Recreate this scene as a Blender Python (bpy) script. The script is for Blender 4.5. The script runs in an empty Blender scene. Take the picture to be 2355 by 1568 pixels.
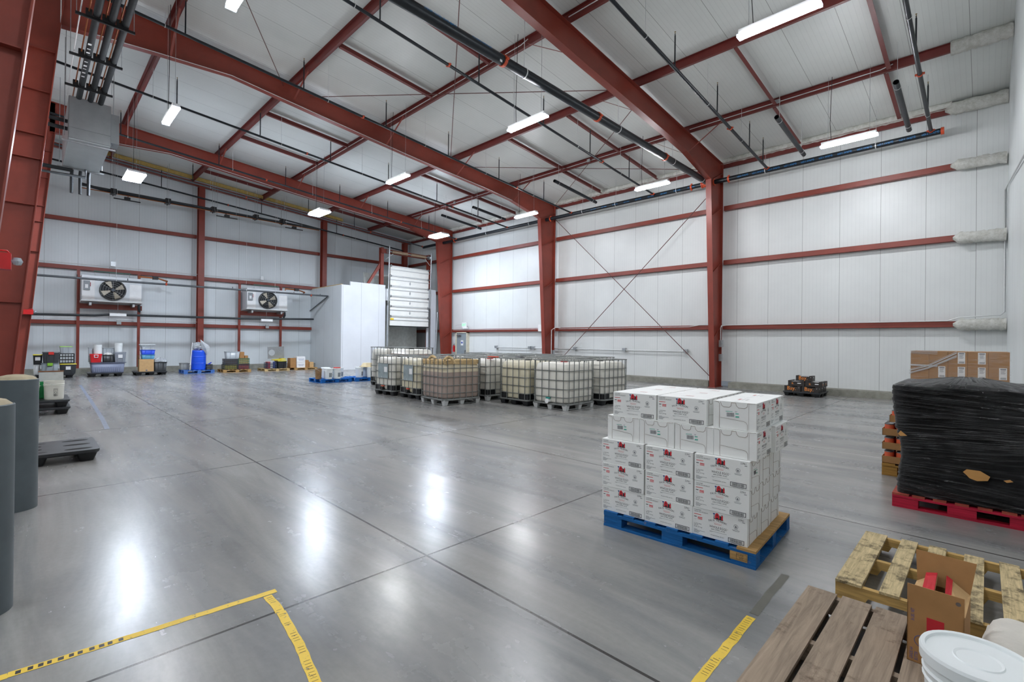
import bpy, bmesh, math, random
from mathutils import Vector, Matrix
random.seed(7)
SC = bpy.context.scene
COL = SC.collection
PI = math.pi
# ---------------------------------------------------------------- camera
YAW, PITCH, ROLL, FPX, EYE = math.radians(44.6175), math.radians(0.1022), math.radians(0.6250), 1101.15, 1.6
fwd = Vector((-math.sin(YAW)*math.cos(PITCH), math.cos(YAW)*math.cos(PITCH), math.sin(PITCH)))
rgt = Vector((math.cos(YAW), math.sin(YAW), 0)); upv = rgt.cross(fwd)
rr = math.cos(ROLL)*rgt + math.sin(ROLL)*upv; uu = -math.sin(ROLL)*rgt + math.cos(ROLL)*upv
cd = bpy.data.cameras.new('camera'); cam = bpy.data.objects.new('camera', cd); COL.objects.link(cam)
cd.sensor_width = 36; cd.sensor_fit = 'HORIZONTAL'; cd.lens = 36*FPX/2355; cd.clip_start = 0.05; cd.clip_end = 200
cam.matrix_world = Matrix(((rr.x, uu.x, -fwd.x, 0), (rr.y, uu.y, -fwd.y, 0), (rr.z, uu.z, -fwd.z, EYE), (0, 0, 0, 1)))
SC.camera = cam
# ---------------------------------------------------------------- world / exposure
w = bpy.data.worlds.new('world'); SC.world = w; w.use_nodes = True
w.node_tree.nodes['Background'].inputs[0].default_value = (0.75, 0.85, 1, 1)
w.node_tree.nodes['Background'].inputs[1].default_value = 0.15
SC.view_settings.view_transform = 'Standard'; SC.view_settings.look = 'None'
SC.view_settings.gamma = 1; SC.view_settings.use_curve_mapping = False
SC.view_settings.exposure = 0.35
SC.cycles.max_bounces = 12; SC.cycles.diffuse_bounces = 7; SC.cycles.glossy_bounces = 4
SC.cycles.transmission_bounces = 6; SC.cycles.transparent_max_bounces = 12
SC.cycles.sample_clamp_indirect = 8; SC.cycles.caustics_reflective = False; SC.cycles.caustics_refractive = False
SC.cycles.use_denoising = True
LAMP = 142.0         # strength of the fluorescent lenses
# ---------------------------------------------------------------- materials
def lin(h):
    h = h.lstrip('#'); c = [int(h[i:i+2], 16)/255 for i in (0, 2, 4)]
    return tuple((x/12.92 if x <= 0.04045 else ((x+0.055)/1.055)**2.4) for x in c)
MATS = {}
class N:
    """tiny node-graph helper"""
    def __init__(s, name):
        s.m = bpy.data.materials.new(name); s.m.use_nodes = True; s.t = s.m.node_tree
        s.b = s.t.nodes['Principled BSDF']; s.L = s.t.links
        s.tc = s.t.nodes.new('ShaderNodeTexCoord')
    def n(s, typ, **k):
        x = s.t.nodes.new(typ)
        for a, v in k.items(): setattr(x, a, v)
        return x
    def link(s, a, b): s.L.new(a, b)
    def math(s, op, a, b=None, c=None, clamp=False):
        x = s.n('ShaderNodeMath', operation=op, use_clamp=clamp)
        for i, v in enumerate((a, b, c)):
            if v is None: continue
            if isinstance(v, (int, float)): x.inputs[i].default_value = v
            else: s.link(v, x.inputs[i])
        return x.outputs[0]
    def noise(s, scale, detail=4, rough=.55, vec=None, stretch=None, dist=0):
        x = s.n('ShaderNodeTexNoise'); x.inputs['Scale'].default_value = scale; x.inputs['Detail'].default_value = detail
        x.inputs['Roughness'].default_value = rough; x.inputs['Distortion'].default_value = dist
        v = vec or s.tc.outputs['Object']
        if stretch:
            mp = s.n('ShaderNodeMapping'); mp.inputs['Scale'].default_value = stretch[:3]
            if len(stretch) > 3: mp.inputs['Rotation'].default_value = (0, 0, stretch[3])
            s.link(v, mp.inputs[0]); v = mp.outputs[0]
        s.link(v, x.inputs['Vector']); return x.outputs['Fac']
    def ramp(s, f, stops):
        r = s.n('ShaderNodeValToRGB'); e = r.color_ramp.elements
        while len(e) < len(stops): e.new(0.5)
        for i, (p, c) in enumerate(stops):
            e[i].position = p; e[i].color = (*c, 1) if len(c) == 3 else c
        s.link(f, r.inputs[0]); return r.outputs[0]
    def mix(s, f, a, b, mode='MIX'):
        x = s.n('ShaderNodeMix', data_type='RGBA', blend_type=mode)
        for i, v in ((0, f), (6, a), (7, b)):
            if isinstance(v, (int, float)): x.inputs[i].default_value = v
            elif isinstance(v, tuple): x.inputs[i].default_value = (*v, 1) if len(v) == 3 else v
            else: s.link(v, x.inputs[i])
        return x.outputs[2]
    def bump(s, h, strength=.2, dist=.01):
        x = s.n('ShaderNodeBump'); x.inputs['Strength'].default_value = strength; x.inputs['Distance'].default_value = dist
        s.link(h, x.inputs['Height']); s.link(x.outputs[0], s.b.inputs['Normal'])
    def set(s, **k):
        for a, v in k.items():
            i = s.b.inputs[a.replace('_', ' ')]
            if isinstance(v, (int, float)): i.default_value = v
            elif isinstance(v, tuple): i.default_value = (*v, 1) if len(v) == 3 else v
            else: s.link(v, i)
def mat(name, hexc, rough=.5, metal=0, var=.12, scale=6, bump=0, alpha=1, trans=0, spec=.5, wear=None, stretch=None, coat=0):
    if name in MATS: return MATS[name]
    g = N(name); c = lin(hexc)
    f = g.noise(scale, 4, .6, stretch=stretch)
    col = g.ramp(f, [(.3, tuple(x*(1-var) for x in c)), (.7, tuple(min(1, x*(1+var)) for x in c))])
    if wear:
        wf = g.noise(wear[1], 6, .7)
        k = g.ramp(wf, [(wear[2], (0, 0, 0)), (wear[2]+.06, (1, 1, 1))])
        col = g.mix(k, col, lin(wear[0]))
    g.set(Base_Color=col, Roughness=rough, Metallic=metal, Alpha=alpha, Transmission_Weight=trans, Specular_IOR_Level=spec, Coat_Weight=coat)
    if bump: g.bump(g.noise(scale*3, 5, .6, stretch=stretch), bump)
    MATS[name] = g.m; return g.m
def emit(name, hexc, s):
    if name in MATS: return MATS[name]
    g = N(name); c = lin(hexc); g.set(Base_Color=c, Emission_Color=c, Emission_Strength=s, Roughness=.4)
    MATS[name] = g.m; return g.m
def panel_mat(name, axis, x0, base, ribs=.1067, amt=.16):
    g = N(name); sp = g.n('ShaderNodeSeparateXYZ'); g.link(g.tc.outputs['Object'], sp.inputs[0])
    co = sp.outputs[axis]; u = g.math('SUBTRACT', co, x0)
    def saw(per, half):
        p = g.math('PINGPONG', u, per/2)                    # 0 at the joint
        return g.math('LESS_THAN', p, half)
    seam = saw(1.0668, .0045)
    rib = g.math('PINGPONG', u, ribs/2)
    ribn = g.math('SMOOTH_MIN', g.math('DIVIDE', rib, .009), 1.0, .3)
    n1 = g.noise(.55, 4, .6); n2 = g.noise(9, 3, .5)
    c = lin(base)
    col = g.ramp(n1, [(.3, tuple(x*.93 for x in c)), (.7, tuple(min(1, x*1.03) for x in c))])
    col = g.mix(g.math('MULTIPLY', g.math('SUBTRACT', 1.0, ribn, clamp=True), amt), col, tuple(x*.55 for x in c))
    col = g.mix(g.math('MULTIPLY', seam, .75), col, lin('585c5a'))
    g.set(Base_Color=col, Roughness=.38, Specular_IOR_Level=.45)
    h = g.math('ADD', g.math('MULTIPLY', ribn, .5), g.math('MULTIPLY', n2, .12))
    h = g.math('SUBTRACT', h, g.math('MULTIPLY', seam, 1.0))
    g.bump(h, .35, .004)
    return g.m
def wood_mat(name, hexc, dark, rough=.75, axis=1, wear=.55, scale=3.0, mscale=14):
    if name in MATS: return MATS[name]
    g = N(name); st = [22, 22, 22]; st[axis] = 1.4
    grain = g.noise(scale, 6, .65, stretch=tuple(st), dist=.6); c = lin(hexc); d = lin(dark)
    col = g.ramp(grain, [(.3, tuple(x*.6 for x in c)), (.55, c), (.75, tuple(min(1, x*1.25) for x in c))])
    sp = g.noise(mscale, 7, .75); k = g.ramp(sp, [(wear, (0, 0, 0)), (wear+.12, (1, 1, 1))])
    col = g.mix(g.math('MULTIPLY', k, .75), col, d)
    g.set(Base_Color=col, Roughness=rough, Specular_IOR_Level=.25); g.bump(grain, .35, .003)
    MATS[name] = g.m; return g.m

STEEL = mat('red_primer_steel', '84382b', .42, 0, .13, 1.6, .03, wear=('9c5446', 5, .72))
STEELD = mat('red_primer_purlin', '6c2a25', .45, 0, .12, 2.0)
GALV = mat('galvanised_steel', 'b4b8ba', .35, .85, .12, 14)
GALVL = mat('bright_galvanised', 'd4d6d6', .4, .35, .06, 14)
BLK = mat('black_steel_pipe', '23282d', .33, .35, .2, 9, wear=('5a4630', 3, .72))
GRYPIPE = mat('grey_painted_pipe', '565a5e', .35, .2, .12, 8)
ORANGE = mat('orange_coupling', 'c44a26', .45, 0, .12, 12)
WHITEP = mat('white_plastic', 'e9eaea', .35, 0, .04, 6)
CARD = mat('kraft_cardboard', 'a87e52', .8, 0, .08, 9, spec=.2)
CARDL = mat('light_cardboard', 'c7a374', .8, 0, .08, 9, spec=.2)
CARDD = mat('cut_cardboard_edge', '6b452a', .9, 0, .1, 20, spec=.1)
BLKP = mat('black_plastic', '17191b', .42, 0, .25, 9, bump=.03)
RUBBER = mat('black_foam_insulation', '2f3336', .7, 0, .15, 12)
BLUEINK = mat('pale_blue_stencil', '1a7fc0', .5, 0, .05, 8)
# ---------------------------------------------------------------- mesh builder
class MB:
    def __init__(s): s.v = []; s.f = []; s.m = []; s.s = []
    def add(s, vs, fs, mi=0, smooth=False, M=None):
        o = len(s.v)
        for p in vs:
            p = Vector(p); s.v.append(tuple(M @ p) if M is not None else tuple(p))
        for f in fs: s.f.append(tuple(i+o for i in f)); s.m.append(mi); s.s.append(smooth)
        return s
    def box(s, a, b, mi=0, M=None):
        x0, y0, z0 = a; x1, y1, z1 = b
        if x0 > x1: x0, x1 = x1, x0
        if y0 > y1: y0, y1 = y1, y0
        if z0 > z1: z0, z1 = z1, z0
        vs = [(x0,y0,z0),(x1,y0,z0),(x1,y1,z0),(x0,y1,z0),(x0,y0,z1),(x1,y0,z1),(x1,y1,z1),(x0,y1,z1)]
        return s.add(vs, [(0,3,2,1),(4,5,6,7),(0,1,5,4),(1,2,6,5),(2,3,7,6),(3,0,4,7)], mi, False, M)
    def cbox(s, c, d, mi=0, M=None):
        return s.box([c[i]-d[i]/2 for i in range(3)], [c[i]+d[i]/2 for i in range(3)], mi, M)
    def taper(s, z0, z1, a, b, mi=0, c=(0,0), M=None, r=0):
        """frustum box: half sizes a at z0 and b at z1"""
        def ring(h, z):
            if r <= 0: return [(c[0]+sx*h[0], c[1]+sy*h[1], z) for sx, sy in ((-1,-1),(1,-1),(1,1),(-1,1))]
            o = []
            for sx, sy, a0 in ((1,1,0),(-1,1,90),(-1,-1,180),(1,-1,270)):
                for k in range(4):
                    t = math.radians(a0+k*30); o.append((c[0]+sx*(h[0]-r)+r*math.cos(t), c[1]+sy*(h[1]-r)+r*math.sin(t), z))
            return o
        A, B = ring(a, z0), ring(b, z1); n = len(A)
        s.add(A+B, [(i, (i+1) % n, n+(i+1) % n, n+i) for i in range(n)], mi, r > 0, M)
        s.add(A, [tuple(range(n))[::-1]], mi, False, M); s.add(B, [tuple(range(n))], mi, False, M); return s
    def prism(s, poly, ax, t0, t1, mi=0, M=None):
        """poly in the two other axes, extruded along ax"""
        def P(p, t):
            q = list(p); q.insert(ax, t); return tuple(q)
        n = len(poly); vs = [P(p, t0) for p in poly]+[P(p, t1) for p in poly]
        fs = [(i, (i+1) % n, n+(i+1) % n, n+i) for i in range(n)]+[tuple(range(n))[::-1], tuple(range(n, 2*n))]
        return s.add(vs, fs, mi, False, M)
    def tube(s, pts, r, n=8, mi=0, caps=True, M=None, r1=None):
        pts = [Vector(p) for p in pts]; rings = []
        ref = None
        for i, p in enumerate(pts):
            d = (pts[min(i+1, len(pts)-1)]-pts[max(i-1, 0)]).normalized()
            if ref is None: ref = Vector((0, 0, 1)) if abs(d.z) < .9 else Vector((1, 0, 0))
            u = d.cross(ref)
            if u.length < 1e-4: u = d.orthogonal()
            u.normalize(); v = u.cross(d).normalized(); ref = v
            k = 1.0
            if 0 < i < len(pts)-1:
                a = (p-pts[i-1]).normalized(); b = (pts[i+1]-p).normalized(); k = 1/max(.5, math.cos(a.angle(b, 0)/2))
            q = r if r1 is None else r+(r1-r)*i/(len(pts)-1)
            rings.append([p+(u*math.cos(2*PI*j/n)+v*math.sin(2*PI*j/n))*q*k for j in range(n)])
        vs = [x for R in rings for x in R]; fs = []
        for i in range(len(pts)-1):
            for j in range(n): fs.append((i*n+j, i*n+(j+1) % n, (i+1)*n+(j+1) % n, (i+1)*n+j))
        s.add(vs, fs, mi, True, M)
        if caps:
            s.add(rings[0], [tuple(range(n))], mi, False, M); s.add(rings[-1], [tuple(range(n))[::-1]], mi, False, M)
        return s
    def lathe(s, prof, n=24, mi=0, M=None, c=(0, 0, 0), sharp=False):
        P = [(r, z) for r, z in prof]
        for i in range(len(P)-1):
            (r0, z0), (r1, z1) = P[i], P[i+1]
            vs = [(c[0]+r0*math.cos(2*PI*j/n), c[1]+r0*math.sin(2*PI*j/n), c[2]+z0) for j in range(n)] + \
                 [(c[0]+r1*math.cos(2*PI*j/n), c[1]+r1*math.sin(2*PI*j/n), c[2]+z1) for j in range(n)]
            if r0 < 1e-6: fs = [(j, n+(j+1) % n, n+j) for j in range(n)]
            elif r1 < 1e-6: fs = [(j, (j+1) % n, n+j) for j in range(n)]
            else: fs = [(j, (j+1) % n, n+(j+1) % n, n+j) for j in range(n)]
            s.add(vs, fs, mi, True, M)
        return s
    def plate(s, pts, t, mi=0, M=None):
        """flat polygon (3d points) given thickness t"""
        p = [Vector(x) for x in pts]; nrm = (p[1]-p[0]).cross(p[2]-p[0]).normalized()*t; n = len(p)
        vs = p+[x+nrm for x in p]
        fs = [(i, (i+1) % n, n+(i+1) % n, n+i) for i in range(n)]+[tuple(range(n))[::-1], tuple(range(n, 2*n))]
        return s.add(vs, fs, mi, False, M)
    def text(s, txt, size, M, mi=0, align='LEFT', sx=1.0):
        vs, fs = text_geo(txt, align); K = Matrix.Diagonal((size*sx, size, size, 1))
        return s.add(vs, fs, mi, False, M @ K)
    def build(s, name, mats, parent=None, loc=None, **tags):
        me = bpy.data.meshes.new(name); me.from_pydata(s.v, [], s.f)
        if not isinstance(mats, (list, tuple)): mats = [mats]
        for m_ in mats: me.materials.append(m_)
        me.polygons.foreach_set('material_index', s.m); me.polygons.foreach_set('use_smooth', s.s)
        me.validate(); me.update()
        o = bpy.data.objects.new(name, me); COL.objects.link(o)
        if parent is not None: o.parent = parent
        if loc is not None: o.location = loc
        for k, v in tags.items(): o[k] = v
        return o
_T = {}
def text_geo(txt, align):
    if (txt, align) in _T: return _T[(txt, align)]
    c = bpy.data.curves.new('t', 'FONT'); c.body = txt; c.size = 1; c.align_x = align; c.resolution_u = 2
    o = bpy.data.objects.new('t', c); COL.objects.link(o); bpy.context.view_layer.update()
    me = bpy.data.meshes.new_from_object(o.evaluated_get(bpy.context.evaluated_depsgraph_get()))
    r = ([tuple(v.co) for v in me.vertices], [tuple(p.vertices) for p in me.polygons])
    bpy.data.objects.remove(o); bpy.data.curves.remove(c); bpy.data.meshes.remove(me)
    _T[(txt, align)] = r; return r
def FR(o, xd, yd):
    """matrix with origin o, local x along xd, local y along yd"""
    x = Vector(xd).normalized(); y = Vector(yd).normalized(); z = x.cross(y)
    return Matrix(((x.x, y.x, z.x, o[0]), (x.y, y.y, z.y, o[1]), (x.z, y.z, z.z, o[2]), (0, 0, 0, 1)))
def T(x, y, z=0, a=0): return Matrix.Translation((x, y, z)) @ Matrix.Rotation(a, 4, 'Z')
def thing(name, label, cat, loc=(0, 0, 0), rz=0, group=None):
    o = bpy.data.objects.new(name, None); COL.objects.link(o); o.empty_display_size = .1
    o.location = loc; o.rotation_euler = (0, 0, rz); o['label'] = label; o['category'] = cat
    if group: o['group'] = group
    return o
def tag(o, label, cat, group=None, kind=None):
    o['label'] = label; o['category'] = cat
    if group: o['group'] = group
    if kind: o['kind'] = kind
    return o
def struct(name, mb, m): 
    o = mb.build(name, m); o['kind'] = 'structure'; o['label'] = name.replace('_', ' '); o['category'] = name.split('_')[0]; return o
def dup(root, loc, rz=None, label=None, group=None):
    r = root.copy(); COL.objects.link(r); r.location = loc
    if rz is not None: r.rotation_euler = (0, 0, rz)
    if label: r['label'] = label
    if group: r['group'] = group
    for ch in list(root.children):
        c = ch.copy(); COL.objects.link(c); c.parent = r
        for g in ch.children:
            d = g.copy(); COL.objects.link(d); d.parent = c
    return r
# ================================================================ building shell
XA, YB, XC, YN = -28.5, 18.6, 0.43, -9.0            # inner faces of the panel walls
def roofz(y): return 8.4+.0833*(18.4-y)               # top of the rafters
FRX = [-7.15, -15.3, -23.5]
g = N('polished_concrete')
obj = g.tc.outputs['Object']; sp = g.n('ShaderNodeSeparateXYZ'); g.link(obj, sp.inputs[0]); X_, Y_ = sp.outputs[0], sp.outputs[1]
n1 = g.noise(.22, 5, .6); n2 = g.noise(.75, 7, .62, stretch=(.35, 2.4, 1), dist=.6); n3 = g.noise(26, 4, .6); n4 = g.noise(1.1, 6, .7, stretch=(1, .22, 1, .5))
base = g.ramp(n2, [(.30, lin('585c60')), (.43, lin('777a7c')), (.57, lin('91918f')), (.74, lin('aaaaa8'))])
base = g.mix(g.math('MULTIPLY', n1, .5), base, lin('7e7a72'))
base = g.mix(.05, base, g.ramp(n3, [(.3, (.12, .12, .12)), (.7, (.5, .5, .5))]), 'MIX')
dirt = g.ramp(g.noise(1.3, 5, .6, stretch=(.5, 1.6, 1, .3)), [(.58, (0, 0, 0)), (.78, (1, 1, 1))])
base = g.mix(g.math('MULTIPLY', dirt, .40), base, lin('4b4946'))
lines = None
wob = g.math('MULTIPLY', g.math('SUBTRACT', g.noise(.8, 2), .5), .006)
def fl_line(co, v, half, lo=None, other=None, hi=None):
    d = g.math('ABSOLUTE', g.math('SUBTRACT', g.math('ADD', co, wob), v))
    q = g.math('LESS_THAN', d, half)
    return q
for yv in (2.11, 5.27, 8.66, 11.85, 15.1, -1.0, -4.2): 
    q = fl_line(Y_, yv, .0095); lines = q if lines is None else g.math('MAXIMUM', lines, q)
for xv in (-2.95, -6.74, -10.85, -14.9, -18.9, -22.9, -26.2):
    lines = g.math('MAXIMUM', lines, fl_line(X_, xv, .0095))
base = g.mix(g.math('MULTIPLY', lines, .92), base, lin('23211f'))
rgh = g.ramp(n4, [(.3, (.17, .17, .17)), (.75, (.33, .33, .33))])
rgf = g.ramp(g.noise(2.6, 3, .55, stretch=(.5, 1.6, 1)), [(.25, (.20, .20, .20)), (.8, (.40, .40, .40))]); rgh = g.mix(.5, rgh, rgf)
rg2 = g.mix(.35, rgh, g.ramp(n2, [(.3, (.33, .33, .33)), (.7, (.16, .16, .16))]))
g.set(Base_Color=base, Roughness=rg2, Specular_IOR_Level=.6)
g.bump(g.math('ADD', g.math('MULTIPLY', g.noise(3.5, 5, .6), .5), g.math('MULTIPLY', lines, -2.0)), .03, .01)
FLOORM = g.m
struct('floor', MB().box((XA-.3, YN-.3, -.25), (XC+.3, YB+.3, 0)), FLOORM)
WB = panel_mat('insulated_panel_back', 0, -.185, 'd9dcdb'); WA = panel_mat('insulated_panel_left', 1, .49, 'dde4e7')
WC = panel_mat('insulated_panel_right', 1, .3, 'd8dddd'); RF = panel_mat('insulated_panel_roof', 0, -.28, 'd6d9d6', amt=.22)
CONC = mat('concrete_curb', '8b8a80', .85, 0, .22, 5, .25, wear=('5c5a50', 8, .62))
HZ = .30
struct('wall_back', MB().box((XA-.2, YB, .20), (XC+.2, YB+.2, 9.2)), WB)
struct('wall_left', MB().prism([(YN-.2, .24), (YB, .24), (YB, roofz(YB)+.19), (YN-.2, roofz(YN-.2)+.19)], 0, XA-.2, XA), WA)
struct('wall_right', MB().prism([(YN-.2, 0), (YB, 0), (YB, roofz(YB)+.19), (YN-.2, roofz(YN-.2)+.19)], 0, XC, XC+.2), WC)
struct('wall_near', MB().box((XA-.2, YN-.2, 0), (XC+.2, YN, 11.2)), WC)
mb = MB(); y0, y1 = YN-.3, YB+.3
mb.add([(XA-.3, y0, roofz(y0)+.2), (XC+.3, y0, roofz(y0)+.2), (XC+.3, y1, roofz(y1)+.2), (XA-.3, y1, roofz(y1)+.2),
        (XA-.3, y0, roofz(y0)+.4), (XC+.3, y0, roofz(y0)+.4), (XC+.3, y1, roofz(y1)+.4), (XA-.3, y1, roofz(y1)+.4)],
       [(0,3,2,1),(4,5,6,7),(0,1,5,4),(1,2,6,5),(2,3,7,6),(3,0,4,7)])
struct('ceiling', mb, RF)
# low concrete curbs under the panels
mb = MB()
for a, b in ((XA, -23.75), (-23.25, -15.55), (-15.05, -7.4), (-6.68, XC)):
    mb.box((a, 18.06, 0), (b, YB, .20)); mb.box((a, 18.06, .20), (b, YB, .205))
struct('trim_1', mb, CONC)
struct('trim_2', MB().box((XA-.2, YN, 0), (-27.75, YB-.6, .24)), CONC)
# ---- spray foam along the eave and over the member ends
g = N('spray_foam'); f = g.noise(7, 8, .7); g.set(Base_Color=g.ramp(f, [(.3, lin('b9b8ae')), (.6, lin('dcdcd6')), (.8, lin('e8e8e4'))]), Roughness=.85)
g.bump(g.noise(22, 6, .7), .9, .03); FOAM = g.m
def foam(p0, p1, ry, rz, n=22, seed=0, point=True):
    """lumpy bar of foam from p0 to p1"""
    rnd = random.Random(seed); p0, p1 = Vector(p0), Vector(p1); mb = MB(); k = 12; rings = []
    d = (p1-p0).normalized(); u = Vector((0, 1, 0)) if abs(d.y) < .9 else Vector((1, 0, 0)); u = (u-d*u.dot(d)).normalized(); v = d.cross(u)
    for i in range(n+1):
        t = i/n; e = 1.0
        if point and t < .14: e = .25+.75*t/.14
        q = [rnd.uniform(.86, 1.14) for _ in range(k)]
        rings.append([p0+(p1-p0)*t+u*math.cos(2*PI*j/k)*ry*e*q[j]+v*math.sin(2*PI*j/k)*rz*e*q[j] for j in range(k)])
    vs = [x for R in rings for x in R]
    fs = [(i*k+j, i*k+(j+1) % k, (i+1)*k+(j+1) % k, (i+1)*k+j) for i in range(n) for j in range(k)]+[tuple(range(k)), tuple(range(n*k, n*k+k))[::-1]]
    mb.add(vs, fs, 0, True); return mb
# ================================================================ structural steel
def sloped_bar(x, pts, w, t, mi=0, mb=None):
    """flange plate following a (y,z) polyline, width w in X"""
    mb = mb or MB()
    for (ya, za), (yb, zb) in zip(pts, pts[1:]):
        d = Vector((yb-ya, zb-za)).normalized(); n_ = Vector((-d.y, d.x))*t
        mb.prism([(ya, za), (yb, zb), (yb+n_.x, zb+n_.y), (ya+n_.x, za+n_.y)], 0, x-w/2, x+w/2, mi)
    return mb
ORD = {-7.15: 'nearest the right wall', -15.3: 'middle', -23.5: 'farthest'}
def frame(X):
    which = {-7.15: 'with black sprinkler main ending at it', -15.3: 'middle of the three along the back wall', -23.5: 'beside the roll-up door room'}[X]
    c = thing('steel_column', 'tapered red steel wall column, '+which, 'column', (X, 18.2, 0), 0, 'tapered columns along the back wall')
    c.location = (0, 0, 0)
    MB().prism([(17.79, .02), (18.38, .02), (18.38, roofz(18.38)), (17.30, 7.9), (17.28, 7.55)], 0, X-.006, X+.006).build('web', STEEL, c)
    sloped_bar(X, [(17.27, 7.56), (17.78, .02)], .2, .014).build('inner_flange', STEEL, c)
    MB().box((X-.1, 18.38, .02), (X+.1, 18.4, 8.38)).build('outer_flange', STEEL, c)
    MB().box((X-.14, 17.72, 0), (X+.14, 18.43, .02)).build('base_plate', STEEL, c)
    MB().prism([(17.29, 7.52), (18.39, 8.02), (18.39, 8.035), (17.29, 7.535)], 0, X-.1, X+.1).build('stiffener', STEEL, c)
    for z in (2.2, 4.62, 6.7):
        MB().prism([(18.34, z), (17.9-.05*z, z-.38), (17.94-.05*z, z-.38), (18.37, z-.02)], 0, X+.01, X+.045).build('brace', STEEL, c)
    # rafter
    r = thing('roof_rafter', 'deep red steel rafter '+{-7.15: 'closest to the camera, crossing overhead to the right column', -15.3: 'in the middle, passing behind the pipe bundle', -23.5: 'farthest away, beyond the grey hanging unit'}[X], 'beam', (0, 0, 0), 0, 'roof rafters')
    bot = [(17.27, 7.56), (15.3, 7.99), (13.9, 8.14), (9.8, 8.47), (6.5, 8.78), (4.0, 9.05), (2.3, 8.94), (.5, 8.80)]
    top = [(.5, roofz(.5)), (18.38, roofz(18.38))]
    MB().prism(bot[::-1]+[top[1]]+[top[0]], 0, X-.006, X+.006).build('web', STEEL, r) if False else None
    poly = [(17.29, 7.56)]+bot[1:]+[top[0], top[1], (17.29, 7.9)]
    poly = bot+[top[0], (18.38, roofz(18.38)), (17.29, 7.9)]
    MB().prism(poly, 0, X-.006, X+.006).build('web', STEEL, r)
    sloped_bar(X, bot, .2, -.014).build('bottom_flange', STEEL, r)
    sloped_bar(X, [top[0], (18.38, roofz(18.38))], .2, -.012).build('top_flange', STEEL, r)
    for (yy, x1, x2) in ((5.7, 1, 0), (8.9, 1, 0), (12.1, 1, 0), (15.4, 1, 1), (2.55, 1, 0)):
        zb = [zz for zz in [8.9]]
        zb = 8.99 if yy > 5 and yy < 6 else (8.55 if yy < 10 and yy > 8 else (8.29 if yy > 11 and yy < 13 else (8.0 if yy > 14 else 8.96)))
        sg = 1 if X != -7.15 else -1
        for s2 in ([sg] if not x2 else [sg, -sg]):
            m = MB(); a = Vector((X+s2*.1, yy, zb)); b = Vector((X+s2*1.2, yy, roofz(yy)+.03))
            d = (b-a); u = Vector((0, .05, 0)); v = d.cross(u).normalized()*.006
            m.add([a, a+u, b+u, b, a+v, a+u+v, b+u+v, b+v], [(0,1,2,3),(7,6,5,4),(0,4,5,1),(1,5,6,2),(2,6,7,3),(3,7,4,0)])
            m.build('fly_brace', STEEL, r)
    # interior column
    k = thing('steel_column', 'large tapered red interior column with stiffener plates, '+{-7.15: 'nearest at the left edge', -15.3: 'second, with its bright flange edge', -23.5: 'farthest of the three at the left edge'}[X], 'column', (0, 0, 0), 0, 'interior columns at the left')
    yl = (lambda z: -.47+.093*z) if X == -7.15 else ((lambda z: -.28+.086*z) if X == -15.3 else (lambda z: -.10+.083*z))
    cy = -.85
    MB().prism([(yl(0), .02), (yl(8.85), 8.85), (yl(8.85), roofz(yl(8.85))), (2*cy-yl(8.85), roofz(2*cy-yl(8.85))), (2*cy-yl(8.85), 8.85), (2*cy-yl(0), .02)], 0, X-.006, X+.006).build('web', STEEL, k)
    sloped_bar(X, [(yl(0), .02), (yl(9.6), 9.6)], .25, -.018).build('inner_flange', STEEL, k)
    sloped_bar(X, [(2*cy-yl(0), .02), (2*cy-yl(9.6), 9.6)], .25, .018).build('outer_flange', STEEL, k)
    MB().box((X-.18, cy-.75, 0), (X+.18, yl(0)+.06, .02)).build('base_plate', STEEL, k)
    for z in (2.35, 4.55, 5.6, 6.15, 7.15, 8.1):
        MB().box((X+.006, cy-.2, z), (X+.1, yl(z)-.02, z+.012)).build('stiffener', STEEL, k)
for X in FRX: frame(X)
# purlins (parallel to the back wall)
PUR = [(2.57, 'first'), (5.73, 'second'), (8.94, 'third'), (12.14, 'fourth'), (15.45, 'fifth')]
def zed(x0, x1, y, z, h=.2, mi=0):
    m = MB(); m.box((x0, y-.004, z+.004), (x1, y+.004, z+h-.004)); m.box((x0, y-.004, z), (x1, y+.075, z+.006)); m.box((x0, y-.075, z+h-.006), (x1, y+.004, z+h))
    m.box((x0, y+.068, z), (x1, y+.075, z+.022)); return m
for i, (y, nm) in enumerate(PUR):
    w_ = 'counted from the camera side' 
    p = zed(XA+.02, XC-.02 if y != 15.45 else -.6, y, roofz(y), .19).build('roof_purlin', STEELD)
    tag(p, {'first': 'long red roof purlin closest to the camera side, near the big pipe bundle', 'second': 'long red roof purlin passing over the second row from the camera', 'third': 'long red roof purlin above the middle row of strip lights', 'fourth': 'long red roof purlin between the middle and far rows of strip lights', 'fifth': 'long red roof purlin above the far row of lights, ending in white foam'}[nm], 'purlin', 'red roof purlins')
for y, l in ((-.6, 0), (-3.8, 0), (-7, 0)):
    tag(zed(XA+.02, XC-.02, y, roofz(y), .19).build('roof_purlin', STEELD), 'red roof purlin behind the interior columns', 'purlin', 'red roof purlins behind')
tag(zed(XA+.02, -.72, 18.5, 8.26, .16).build('eave_strut', STEELD), 'thin red strut along the top of the back wall', 'beam')
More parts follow.
